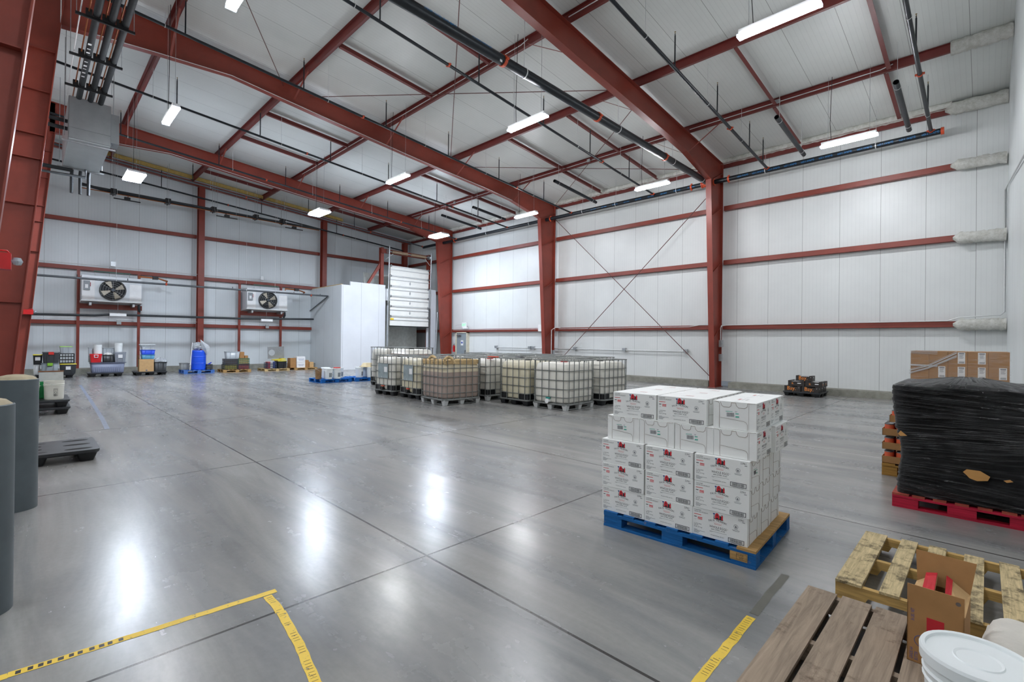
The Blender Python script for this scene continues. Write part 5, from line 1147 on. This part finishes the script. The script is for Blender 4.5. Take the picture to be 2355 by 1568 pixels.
# ================================================================ Bay boxes
cup_pallet('plastic_pallet', 'black plastic pallet under the black Bay boxes by the back wall', -4.05, 17.45, 1.04, 1.1)
BAYM = mat('black_bay_carton', '2b2522', .5, 0, .1, 8); BAYO = mat('orange_print', 'f0913a', .5)
def bay(kind):
    w_, d_, h_ = .455, .31, .165; t = thing('bay_box', 'x', 'box'); q = MB(); k = .004
    q.box((-w_/2, -d_/2, 0), (w_/2, -d_/2+k, h_*.86)); q.box((-w_/2, d_/2-k, 0), (w_/2, d_/2, h_*.86)); q.box((-w_/2, -d_/2, 0), (-w_/2+k, d_/2, h_)); q.box((w_/2-k, -d_/2, 0), (w_/2, d_/2, h_)); q.box((-w_/2, -d_/2, 0), (w_/2, d_/2, k))
    for sx in (-1, 1): q.box((sx*w_/2, -d_/2, h_*.86), (sx*(w_/2-.09), -d_/2+k, h_)); q.box((sx*w_/2, -d_/2, h_-k), (sx*(w_/2-.07), d_/2, h_))
    q.build('carton', BAYM, t); MB().box((-w_/2+.01, -d_/2+.01, .01), (w_/2-.01, d_/2-.01, h_*.82)).build('white_lining', WHITEP, t)
    q = MB(); F = FR((-w_/2, -d_/2-.0008, 0), (1, 0, 0), (0, 0, 1))
    if kind == 'big': q.text('Bay.', .165, F @ Matrix.Translation((.075, .040, 0)), 0, 'LEFT', .92)
    else:
        q.text('B.', .085, F @ Matrix.Translation((.10, .05, 0)), 0, 'LEFT', 1); q.text('Bay.', .07, FR((w_/2+.0008, -d_/2+.05, .06), (0, 1, 0), (0, 0, 1)))
    q.build('orange_print', BAYO, t)
    q = MB(); q.box((.26, .075, 0), (.36, .10, .0004), 0, F) if kind != 'big' else q.box((.40, .11, 0), (.415, .125, .0004), 0, F); q.box((w_/2, -.05, .1), (w_/2+.0005, .0, .125)); q.build('white_print', WHITEP, t)
    return t
bb, bs = bay('big'), bay('small'); fb = {bb: 0, bs: 0}
def putbay(s_, x, y, z, lb):
    if not fb[s_]: fb[s_] = 1; s_.location = (x, y, z); s_['label'] = lb; s_['group'] = 'black Bay boxes'
    else: dup(s_, (x, y, z), 0, lb, 'black Bay boxes')
for r in range(3):
    for c in range(2): putbay(bb, -4.29+.48*c, 17.08+.34*r, .147, 'black Bay box in the bottom layer, %s row, %s' % (RN[r], ('left', 'right')[c]))
for r in range(2):
    for c in range(2): putbay(bs, -4.20+.475*c, 17.13+.36*r, .314, 'black Bay box in the second layer, %s row, %s' % (('front', 'rear')[r], ('left', 'right')[c]))
putbay(bb, -3.99, 17.16, .481, 'single black Bay box on top of the little pyramid')
# ================================================================ left plastic pallets
cup_pallet('plastic_pallet', 'empty black plastic pallet with oval slots beside the big bollard', -8.71, .09, 1.0, 1.2, h=.15)
cup_pallet('plastic_pallet', 'lower black plastic pallet of the pair under the white buckets', -14.15, .06, 1.2, 1.2, h=.15, slots=False)
cup_pallet('plastic_pallet', 'upper black plastic pallet of the pair under the white buckets', -14.15, .06, 1.2, 1.18, z=.152, h=.15, slots=False)
def label_recycle(t, r, h):
    q = MB(); M = Matrix.Translation((0, 0, h*.42)) @ Matrix.Rotation(PI/2+.15, 4, 'Z')
    F = FR((r*.90*math.cos(.12)+.01, r*.9*math.sin(.12), h*.2), (-math.sin(.12), math.cos(.12), 0), (0, 0, 1))
    for a in (((-.03, 0), (.03, .004)), ((-.03, .15), (.03, .154)), ((-.03, 0), (-.027, .154)), ((.027, 0), (.03, .154))): q.box((*a[0], 0), (*a[1], .001), 0, F)
    q.lathe([(.02, 0), (.016, 0)], 16, M=F @ Matrix.Translation((0, .075, .001))); q.text('HDPE', .022, F @ Matrix.Translation((-.024, .12, .001)), sx=.9)
    for k in range(4): q.box((-.02, .01+.01*k, 0), (.02, .014+.01*k, .001), 0, F)
    q.build('printed_mark', INK, t)
WPB = mat('white_pail_dull', 'd9d8cd', .4, 0, .05, 3)
bucket('bucket', 'off-white bucket with a black printed mark, front right on the left pallet', -13.78, .41, .304, .165, .385, WPB, lid=False, print_=label_recycle)
bucket('bucket', 'off-white bucket beside the printed one, partly hidden by the bollard', -13.80, .04, .304, .160, .36, WPB, lid=False)
bucket('bucket', 'green bucket between and behind the off-white ones', -14.15, .22, .304, .15, .34, mat('green_pail', '1f8a4c', .4), lid=False)
t = thing('folded_carton', 'white carton with brown edge behind the off-white buckets', 'box', (-14.45, .38, .304)); MB().box((-.14, -.19, 0), (.14, .19, .54)).build('carton', mat('pale_carton', 'cfd0cc', .6), t); MB().box((-.145, -.2, .54), (.145, .2, .55)).build('lid', CARDD, t)
t = thing('blue_jug', 'round blue container behind the left bucket, cut by the bollard', 'container', (-14.15, -.10, .304)); MB().lathe([(0, 0), (.13, 0), (.15, .05), (.15, .3), (.12, .42), (.05, .47), (.05, .5), (0, .5)], 24).build('jug', mat('blue_plastic', '1f4fd0', .35), t)
# ================================================================ clutter along the fan wall
def P_(h, **k): return mat('pl_'+h, h, k.get('r', .4), 0, .06, 5)
def tote(name, label, yc, w, z, h, col, lid=None, latch=None, x=-25.75, d=.55, cat='storage box', group=None, lab=False, rz=0, tap=.86, clear=False, name_lid='lid', thick=.03):
    t = thing(name, label, cat, (x, yc, z), rz, group); m = CLEARB if clear else P_(col)
    hl = thick if lid else 0; H2 = h-hl
    if lid: q = MB(); q.taper(0, H2, (d/2*tap, w/2*tap*.98), (d/2*.96, w/2*.95), r=.03); q.build('bin', m, t)
    else:
        a0, b0, a1, b1 = d/2*tap, w/2*tap, d/2*.96, w/2*.96
        def rr2(a, b, z): return rrect(a, b, .03, z, 3)
        loft([rr2(a0, b0, 0), rr2(a1, b1, H2), rr2(a1-.012, b1-.012, H2), rr2(a0-.012, b0-.012, .012)]).build('bin', m, t)
    q = MB(); P = rrect(d/2*.98, w/2*.98, .03, H2-.012, 3)
    if not lid: q.tube(P+[P[0]], .010, 6, caps=False); q.build('rim', m, t)
    if lid: MB().taper(H2, h, (d/2, w/2), (d/2*.95, w/2*.95), r=.03).build(name_lid, P_(lid), t)
    for s in (-1, 1): MB().box((d/2*tap+.0, s*w*.20-.012, H2*.12), (d/2*.955+.008, s*w*.20+.012, H2*.9)).build('rib', m, t)
    if latch: MB().box((d/2-.02, -w*.15, h-.10), (d/2+.02, w*.15, h+.005)).build('latch', P_(latch), t)
    if lab: MB().box((d/2*.93, -.07, H2*.45), (d/2*.95+.01, .07, H2*.8)).build('paper_label', WHITEP, t)
    return t
CLEARB = mat('clear_storage_plastic', 'c3cbd0', .25, 0, .08, 4, trans=.25)
def crate(name, label, yc, w, z, h, col, x=-25.8, d=.45, group='vented crates', cat='crate', rz=0):
    t = thing(name, label, cat, (x, yc, z), rz, group); m = P_(col); hx, hy = d/2, w/2
    MB().box((-hx, -hy, 0), (hx, hy, .015)).build('base', m, t)
    q = MB()
    for z_ in (0, h*.33, h*.66, h-.025): q.box((hx-.01, -hy, z_), (hx, hy, z_+.025)); q.box((-hx, -hy, z_), (-hx+.01, hy, z_+.025)); q.box((-hx, -hy, z_), (hx, -hy+.01, z_+.025)); q.box((-hx, hy-.01, z_), (hx, hy, z_+.025))
    k = max(5, int(w/.07))
    for i in range(k+1):
        y = -hy+2*hy*i/k; q.box((hx-.009, y-.006, 0), (hx-.001, y+.006, h)); q.box((-hx+.001, y-.006, 0), (-hx+.009, y+.006, h))
    k = max(4, int(d/.07))
    for i in range(k+1): xx = -hx+2*hx*i/k; q.box((xx-.006, -hy+.001, 0), (xx+.006, -hy+.009, h)); q.box((xx-.006, hy-.009, 0), (xx+.006, hy-.001, h))
    q.build('lattice_wall', m, t)
    return t
def blob(name, label, x, y, z, r, m, cat='bag', seed=0, sq=(1, 1, 1), group=None, part='bag', peak=None):
    t = thing(name, label, cat, (x, y, z), 0, group); rnd = random.Random(seed); n, k = 9, 18; rings = []
    for i in range(n+1):
        ph = PI*i/n; R_ = []
        for j in range(k):
            a = 2*PI*j/k; q_ = r*(1+rnd.uniform(-.16, .16)); R_.append((q_*math.sin(ph)*math.cos(a)*sq[0], q_*math.sin(ph)*math.sin(a)*sq[1], r*sq[2]-q_*.98*math.cos(ph)*sq[2]))
        rings.append(R_)
    mz = min(p[2] for R_ in rings for p in R_); rings = [[(p[0], p[1], p[2]-mz) for p in R_] for R_ in rings]
    loft(rings, smooth=False).build(part, m, t); return t
BAGC = mat('clear_plastic_bag', 'cfd5da', .12, 0, .15, 14, .5, trans=.35); BAGW = mat('white_plastic_bag', 'dadad6', .4, 0, .1, 12, .4)
# -- group A
cup_pallet('plastic_pallet', 'black plastic pallet under the yellow lidded totes at the far left', -26.1, .78, 1.15, 1.1, h=.155, slots=False)
za = .157
tote('storage_tote', 'charcoal tote with a yellow lid, right side of the far left pallet', 1.15, .50, za, .40, '34383b', 'e3d420', lab=True)
tote('storage_tote', 'mid grey tote with a green latch, centre of the far left pallet', .635, .50, za, .435, '7d878c', None, '8cc63f', x=-25.72)
tote('white_bin', 'small white bin low at the left of the far left pallet', .28, .20, za, .37, 'cdd0cf', x=-25.8, d=.3)
tote('storage_tote', 'dark tote with a big red latch on the grey tote', .665, .50, za+.44, .42, '3c4043', '45494c', 'd8352c', x=-25.74)
tote('storage_tote', 'black tote with yellow lid behind the red latched one', .30, .27, za+.375, .39, '24282a', 'e3d420', lab=True, x=-25.83, d=.4)
crate('collapsible_crate', 'black folding crate on the yellow lidded tote', 1.12, .42, za+.405, .39, '222527')
tote('clear_bin', 'clear tote with a green lid on the black folding crate', 1.09, .38, za+.80, .28, 'c3cbd0', '8fbf55', clear=True, x=-25.8)
tote('clear_bin', 'open clear bin behind the green lidded one', .98, .38, za+.80, .31, 'c3cbd0', None, clear=True, x=-26.25, d=.4) if False else None
# -- group B
cup_pallet('plastic_pallet', 'black plastic pallet under the long blue grey tub', -26.05, 2.29, 1.15, 1.1, h=.155, slots=False)
t = thing('long_tub', 'long blue grey ribbed tub with open top under the coolers', 'tub', (-25.85, 2.355, .157))
loft([rrect(.28, .50, .05, 0, 3), rrect(.32, .535, .05, .40, 3), rrect(.295, .51, .05, .40, 3), rrect(.26, .48, .05, .02, 3)]).build('tub', P_('737b93'), t)
for k in range(14): MB().box((.285, -.44+.063*k, .04), (.312, -.41+.063*k, .24)).build('rib', P_('838ba3'), t)
q = MB(); P = rrect(.33, .545, .05, .39, 3); q.tube(P+[P[0]], .014, 6, caps=False); q.build('rim', P_('737b93'), t)
tag(MB().box((-26.14, 1.86, .49), (-25.56, 2.85, .505)).build('cover_board', P_('5d6370')), 'thin board closing the long blue grey tub', 'board') if False else None
zb = .581
t = thing('cooler_box', 'red drink cooler with white handle on the long tub', 'cooler', (-25.78, 1.98, zb))
MB().taper(0, .31, (.14, .155), (.17, .185), r=.03).build('cooler_body', P_('d8262c'), t); MB().box((-.17, -.19, .31), (.17, .19, .345)).build('lid', P_('d8262c'), t)
q = MB(); q.tube([(.18, -.05, .20), (.18, -.06, .30), (.18, .06, .30), (.18, .05, .20), (.18, -.05, .20)], .012, 6); q.build('handle', WHITEP, t)
tote('black_pail_box', 'black square tub between the red cooler and the grey tote', 2.355, .34, zb, .31, '1f2224', None, x=-25.76, d=.36)
tote('storage_tote', 'tall light grey tote on the right end of the long tub', 2.74, .40, zb, .42, '8a9099', '7e848d', lab=True, x=-25.76, d=.4)
bucket('white_pail', 'tall white pail stack standing on the red cooler', -25.78, 2.04, zb+.346, .14, .37, WPAIL, lid=False)
bucket('white_pail', 'tall white pail stack standing on the grey tote', -25.78, 2.70, zb+.421, .14, .37, WPAIL, lid=False)
blob('plastic_bag', 'bundled white bag in the black square tub', -25.76, 2.37, zb+.1, .155, BAGW, seed=3, sq=(1, 1, .9))
tote('clear_bin', 'open clear bin behind the white pail on the red cooler', 1.98, .42, zb+.0, .60, 'c3cbd0', None, clear=True, x=-26.16, d=.3, tap=.95)
tote('clear_bin', 'open clear bin behind the black square tub', 2.42, .40, zb+.0, .58, 'b5c0c8', None, clear=True, x=-26.14, d=.3, tap=.95)
# board under them so that they rest on the tub
tag(MB().box((-26.34, 1.82, .572), (-25.50, 2.95, .580)).build('cover_board', P_('60667a')), 'thin board laid over the long blue grey tub', 'board')
# -- group C
cup_pallet('plastic_pallet', 'black plastic pallet under the tan cardboard box', -26.05, 3.79, 1.15, 1.12, h=.155, slots=False)
t = thing('cardboard_box', 'tan cardboard box on the third black pallet', 'box', (-25.78, 3.62, .157)); MB().box((-.22, -.25, 0), (.22, .25, .53)).build('carton', CARDL, t)
MB().box((.2205, -.03, .02), (.222, .03, .08)).build('printed_mark', INKG, t); MB().plate([(-.22, -.25, .53), (.22, -.25, .53), (.22, -.27, .7), (-.22, -.27, .7)], .005).build('open_flap', CARD, t)
tote('blue_tray', 'light blue plastic tray on the tan cardboard box', 3.68, .48, .69, .19, '4f93b5', None, x=-25.78, d=.42)
tote('blue_bin', 'bright blue bin behind the clear tubs on the blue tray', 3.68, .52, .66, .46, '1f4fd6', None, x=-26.16, d=.3, tap=.95) if False else None
tote('blue_bin', 'bright blue bin nested on the blue tray under the clear tubs', 3.68, .50, .882, .20, '1f4fd6', None, x=-25.78, d=.42)
tote('clear_bin', 'clear tub filled with white bags above the bright blue bin', 3.66, .44, 1.085-.0, .14, 'c3cbd0', None, clear=True, x=-25.76, d=.4)
tote('clear_bin', 'flat clear tub on top of the stack on the tan box', 3.66, .54, 1.227, .10, 'c3cbd0', 'b9c0c4', clear=True, x=-25.76, d=.42)
tote('storage_tote', 'dark open tote beside the tan cardboard box', 4.12, .46, .157, .40, '34383b', None, x=-25.78, d=.42)
blob('plastic_bag', 'crumpled clear plastic bag bulging out of the dark tote', -25.76, 4.12, .36, .22, BAGC, seed=6, sq=(.9, 1.05, .85))
# -- group D
block_pallet('blue_pallet', 'blue pallet under the blue drum by the fan wall', -26.0, 5.55, 1.2, 1.05, wood_mat('chalky_blue_wood', '4a78c0', 'a9a08c', axis=0, wear=.55), PI/2, .16, bl=(.15, .1))
t = thing('blue_drum', 'tall bright blue plastic drum with a bag on top', 'drum', (-25.82, 5.585, .162)); DR = P_('1a55e0', r=.35)
MB().lathe([(0, 0), (.27, 0), (.285, .03), (.285, .28), (.292, .30), (.285, .32), (.285, .58), (.292, .60), (.285, .62), (.28, .84), (.255, .89), (.24, .89), (.24, .86), (0, .86)], 36).build('drum', DR, t)
blob('plastic_bag', 'crumpled clear bag bulging from the top of the blue drum', -25.82, 5.54, 1.025, .23, BAGC, seed=9, sq=(.9, 1.0, .82))
t = thing('plastic_bag', 'upright pointed clear bag hanging down the right side of the blue drum', 'bag', (-25.60, 5.74, 1.0)); q = MB(); rnd = random.Random(2)
pts = [(0, -.14, .55), (0, .02, .40), (0, .18, .30), (0, .24, .18), (0, .18, -.02), (0, .13, -.18), (0, .0, .02), (0, -.1, .12)]
q.add([(rnd.uniform(-.02, .03), p[1], p[2]) for p in pts]+[(.12, .05, .15)], [(i, (i+1) % 8, 8) for i in range(8)]); q.add([(rnd.uniform(-.06, -.03), p[1], p[2]) for p in pts]+[(-.1, .05, .15)], [((i+1) % 8, i, 8) for i in range(8)]); q.build('bag', BAGC, t)
tote('grey_bin', 'grey tilted bin left of the blue drum', 5.10, .36, .162, .30, '8a8d8a', None, x=-26.2, d=.4)
crate('basket', 'dark lattice basket right of the blue drum', 5.985, .17+.06, .162, .24, '33373a', x=-25.8, d=.4, group='vented crates')
tag(MB().prism([(5.93, .40), (6.08, .50), (6.1, .48), (5.96, .36)], 0, -25.83, -25.75).build('scoop', P_('1d3fcf')), 'blue scoop sticking out of the dark lattice basket', 'scoop')
tag(MB().tube([(-25.45, 5.17, .165), (-25.62, 5.29, 1.42)], .014, 8).build('broom_handle', WHITEP), 'thin pale handle leaning against the blue drum', 'handle')
# -- group E
for yy, w_, l in ((7.10, 1.15, 'brown wooden pallet under the dark crates of bags'),): block_pallet('wooden_pallet', l, -25.95, yy, 1.2, 1.02, RAWW, PI/2, .13)
block_pallet('wooden_pallet', 'second wooden pallet end with a blue block beside the crates', -26.5, 8.0, 1.0, .5, BLUEW, PI/2, .13) if False else None
crate('crate', 'lower dark crate with yellow goods, left stack', 6.86, .58, .132, .25, '3a3d40'); crate('crate', 'upper dark grey crate of the left stack', 6.88, .56, .384, .26, '50555b')
crate('crate', 'lower dark crate with red topped goods, right stack', 7.42, .50, .132, .25, '3b3f48'); crate('crate', 'green milk crate on the right stack', 7.42, .48, .384, .28, '2c6b50')
tag(MB().box((-26.0, 6.60, .15), (-25.6, 7.12, .36)).build('yellow_goods', mat('yellow_bags', 'a9a244', .7, 0, .3, 20)), 'yellow bagged goods inside the lower left crate', 'goods')
tag(MB().box((-26.0, 7.2, .15), (-25.6, 7.64, .375)).build('red_goods', mat('red_bags', 'b0524a', .7, 0, .3, 20)), 'red and brown goods inside the lower right crate', 'goods')
tag(MB().box((-26.0, 7.21, .40), (-25.6, 7.63, .63)).build('cardboard_sheets', CARDL), 'folded cardboard filling the green milk crate', 'cardboard')
tag(MB().box((-26.0, 6.63, .40), (-25.6, 7.13, .62)).build('dark_goods', P_('4a3a36')), 'dark goods inside the upper left crate', 'goods')
t = tote('clear_bin', 'clear bin full of white bags tilted on the dark crates', 6.95, .60, .646, .34, 'd5d8d8', None, clear=True, x=-25.8, d=.42)
blob('plastic_bag', 'white bags inside the tilted clear bin', -25.8, 6.95, .665, .18, BAGW, seed=12, sq=(.85, 1.25, .75))
for (y, z, w_, h_, l) in ((7.36, .666, .2, .3, 'tall little kraft box on the green crate'), (7.56, .666, .14, .12, 'small kraft box at the right on the green crate'), (7.19, .666, .1, .1, 'small kraft box at the left on the green crate')):
    tag(MB().box((-25.9, y-w_/2, z), (-25.7, y+w_/2, z+h_)).build('small_carton', CARD), l, 'box', 'small kraft boxes on the green crate')
# -- group F
block_pallet('wooden_pallet', 'pale wooden pallet under the black yellow lidded tote', -26.0, 8.93, 1.2, 1.1, PINE, PI/2, .115)
tote('storage_tote', 'black tote with loose bright yellow lids near the second cooling unit', 9.19, .46, .117, .40, '202325', 'ecd91c', x=-25.8)
tag(MB().plate([(-25.95, 8.78, .545), (-25.55, 8.82, .53), (-25.5, 9.38, .575), (-25.95, 9.38, .60)], .02).build('tote_cover', P_('ecd91c')), 'loose yellow lid lying crooked on the yellow lidded tote', 'lid')
crate('crate', 'blue black crate full of small packages beside the yellow lids', 8.70, .46, .117, .30, '2b3a55')
for k, (dy, dz, c, l) in enumerate(((-.12, .0, 'c44', 'red'), (0, .01, 'ddd', 'white'), (.12, .0, '3a5', 'green'))):
    hx_ = {'c44': 'b84a48', 'ddd': 'd8d8d6', '3a5': '3b4a8a'}[c]; tag(MB().box((-25.98, 8.70+dy-.055, .135), (-25.62, 8.70+dy+.055, .46+dz)).build('package', P_(hx_)), '%s package standing in the blue black crate' % ('red', 'white', 'dark blue')[k], 'package', 'packages in the blue crate')
t = thing('sheet_metal_board', 'thin grey metal board with a round hole standing on the tote', 'panel', (-25.9, 9.0, .62)); q = MB(); R_ = .155; n_ = 32; pw, ph = .40, .60; cx, cz = -.20, .30
outer = []; 
for i in range(n_):
    a = 2*PI*i/n_; c, s = math.cos(a), math.sin(a); k = min((pw-cx if c > 0 else pw+cx)/max(abs(c), 1e-6), ((ph-cz) if s > 0 else cz)/max(abs(s), 1e-6)); outer.append((0, cx+c*k, cz+s*k))
inner = [(0, cx+R_*math.cos(2*PI*i/n_), cz+R_*math.sin(2*PI*i/n_)) for i in range(n_)]
# square the outer corners
for cy_, cz_ in ((pw, 0), (pw, ph), (-pw, ph), (-pw, 0)):
    b = min(range(n_), key=lambda i: (outer[i][1]-cy_)**2+(outer[i][2]-cz_)**2); outer[b] = (0, cy_, cz_)
for dx in (0, .012): q.add([(p[0]+dx, p[1], p[2]) for p in outer+inner], [(i, (i+1) % n_, n_+(i+1) % n_, n_+i) if dx else (i, n_+i, n_+(i+1) % n_, (i+1) % n_) for i in range(n_)])
q.add([p for p in outer]+[(p[0]+.012, p[1], p[2]) for p in outer], [(i, (i+1) % n_, n_+(i+1) % n_, n_+i) for i in range(n_)]); q.build('panel', mat('grey_sheet_panel', '8d8f90', .45, .3), t)
t.rotation_euler = (.03, 0, 0)
tag(MB().box((-25.92, 8.74, .46), (-25.86, 9.36, .625)).build('panel_support', P_('5a5d60')), 'dark block under the grey panel', 'block') if False else None
# -- group G
block_pallet('wooden_pallet', 'brown wooden pallet under the white cartons beside the panel room', -26.2, 10.45, 1.2, 1.1, RAWW, PI/2, .115)
for z_, l in ((.117, 'lower'), (.412, 'upper')):
    t = thing('white_carton', '%s white carton with dark lettering beside the panel room' % l, 'box', (-26.0, 10.22, z_), 0, 'white cartons by the panel room'); MB().box((-.22, -.22, 0), (.22, .22, .29)).build('carton', WHITEP, t)
    q = MB(); F = FR((.2206, -.22, 0), (0, 1, 0), (0, 0, 1)); q.text('THERMOSAFE', .062, F @ Matrix.Translation((.22, .13, 0)), 0, 'CENTER', .85); q.box((.1, .09, 0), (.34, .1, .0003), 0, F); q.build('printed_name', INKB, t)
tag(MB().box((-26.2, 9.68, .117), (-25.8, 9.97, .62)).build('kraft_carton', CARD), 'open kraft carton left of the white cartons', 'box'); tag(MB().box((-26.2, 10.47, .117), (-25.85, 10.66, .50)).build('kraft_carton', CARD), 'kraft carton just right of the white cartons', 'box')
tag(MB().box((-26.2, 10.68, .117), (-25.75, 10.88, .40)).build('kraft_carton', CARDL), 'smaller kraft carton farthest right on the last pallet', 'box')
# -- blue pallets with buckets in mid hall
BL2 = wood_mat('bright_blue_wood', '1667b8', '8f7a58', axis=0, wear=.75)
block_pallet('blue_pallet', 'bright blue pallet with white pails, left of the two in mid hall', -17.85, 8.2, 1.2, 1.05, BL2, PI/2+.03, .14)
block_pallet('blue_pallet', 'bright blue pallet with white pails, beside the left caged tote', -17.75, 9.55, 1.2, 1.05, BL2, PI/2-.04, .14)
def plabel(t, r, h):
    q = MB().lathe([(r*.945, h*.25), (r*.955, h*.62)], 32); k = MB()
    vs = []; n_ = 8
    for i in range(n_+1):
        a = -.25+.9*i/n_
        for z_ in (h*.18, h*.6): rr3 = r*(.87+.08*z_/h/.72)+.003; vs.append((rr3*math.cos(a), rr3*math.sin(a), z_))
    k.add(vs, [(2*i, 2*i+2, 2*i+3, 2*i+1) for i in range(n_)], 0, True); k.build('printed_label', mat('grey_pail_label', '8b9296', .6), t)
s0 = bucket('white_pail', 'white pail at the front left of the left blue pallet', -17.45, 7.93, .142, .155, .38, WPAIL, lid=True, group='white pails on blue pallets', print_=plabel)
for x, y, z, l in ((-17.45, 8.26, .142, 'front row centre of the left blue pallet'), (-17.85, 8.02, .142, 'second row of the left blue pallet'), (-17.75, 8.50, .142, 'right side of the left blue pallet'), (-18.2, 8.15, .142, 'rear of the left blue pallet'),
                   (-17.55, 9.23, .142, 'front left of the right blue pallet'), (-17.35, 9.60, .142, 'front centre of the right blue pallet'), (-17.75, 9.62, .142, 'second row of the right blue pallet'), (-17.7, 9.98, .142, 'right side of the right blue pallet')):
    dup(s0, (x, y, z), random.Random(int(y*100)).uniform(-.5, .5), 'white pail, '+l)
bucket('brown_pail', 'brown and orange labelled can at the left end of the left blue pallet', -17.6, 7.62, .142, .12, .38, mat('brown_can', '8a6a48', .5, 0, .3, 9), lid=False)
for x, y, l in ((-17.45, 8.26, 'left blue pallet'),): tag(MB().lathe([(0, 0), (.13, 0), (.13, .03), (0, .03)], 20).build('red_disc', P_('cc3a34'), loc=(x, y, .142+.396)), 'red disc lying on a white pail of the '+l, 'lid')
t = thing('cream_basin', 'upturned cream basin on the pails of the right blue pallet', 'basin', (-17.55, 9.60, .142+.397)); MB().taper(0, .16, (.22, .24), (.14, .17), r=.05).build('basin', P_('d8c9a4'), t); MB().taper(0, .025, (.25, .27), (.25, .27), r=.06).build('rim', P_('d8c9a4'), t)
blob('plastic_bag', 'clear film bunched over the pails of the left blue pallet', -17.65, 8.15, .142+.33, .26, BAGC, seed=15, sq=(1.0, 1.7, .3)) if False else None
# ---------------------------------------------------------------- origins of things built in place
def recenter():
    bpy.context.view_layer.update()
    for o in list(COL.objects):
        if o.parent or o.type in ('CAMERA', 'LIGHT') or o.get('kind') == 'structure' or tuple(o.location) != (0, 0, 0): continue
        ms = [o] if o.type == 'MESH' else [c for c in o.children if c.type == 'MESH']
        pts = [m.matrix_world @ Vector(b) for m in ms for b in m.bound_box]
        if not pts: continue
        lo = [min(p[i] for p in pts) for i in range(3)]; hi = [max(p[i] for p in pts) for i in range(3)]
        L = Vector(((lo[0]+hi[0])/2, (lo[1]+hi[1])/2, lo[2]))
        if o.type == 'MESH':
            o.data.transform(Matrix.Translation(-L)); o.location = L
            for c in o.children: c.location = Vector(c.location)-L
        else:
            o.location = L
            for c in o.children: c.location = Vector(c.location)-L
recenter()
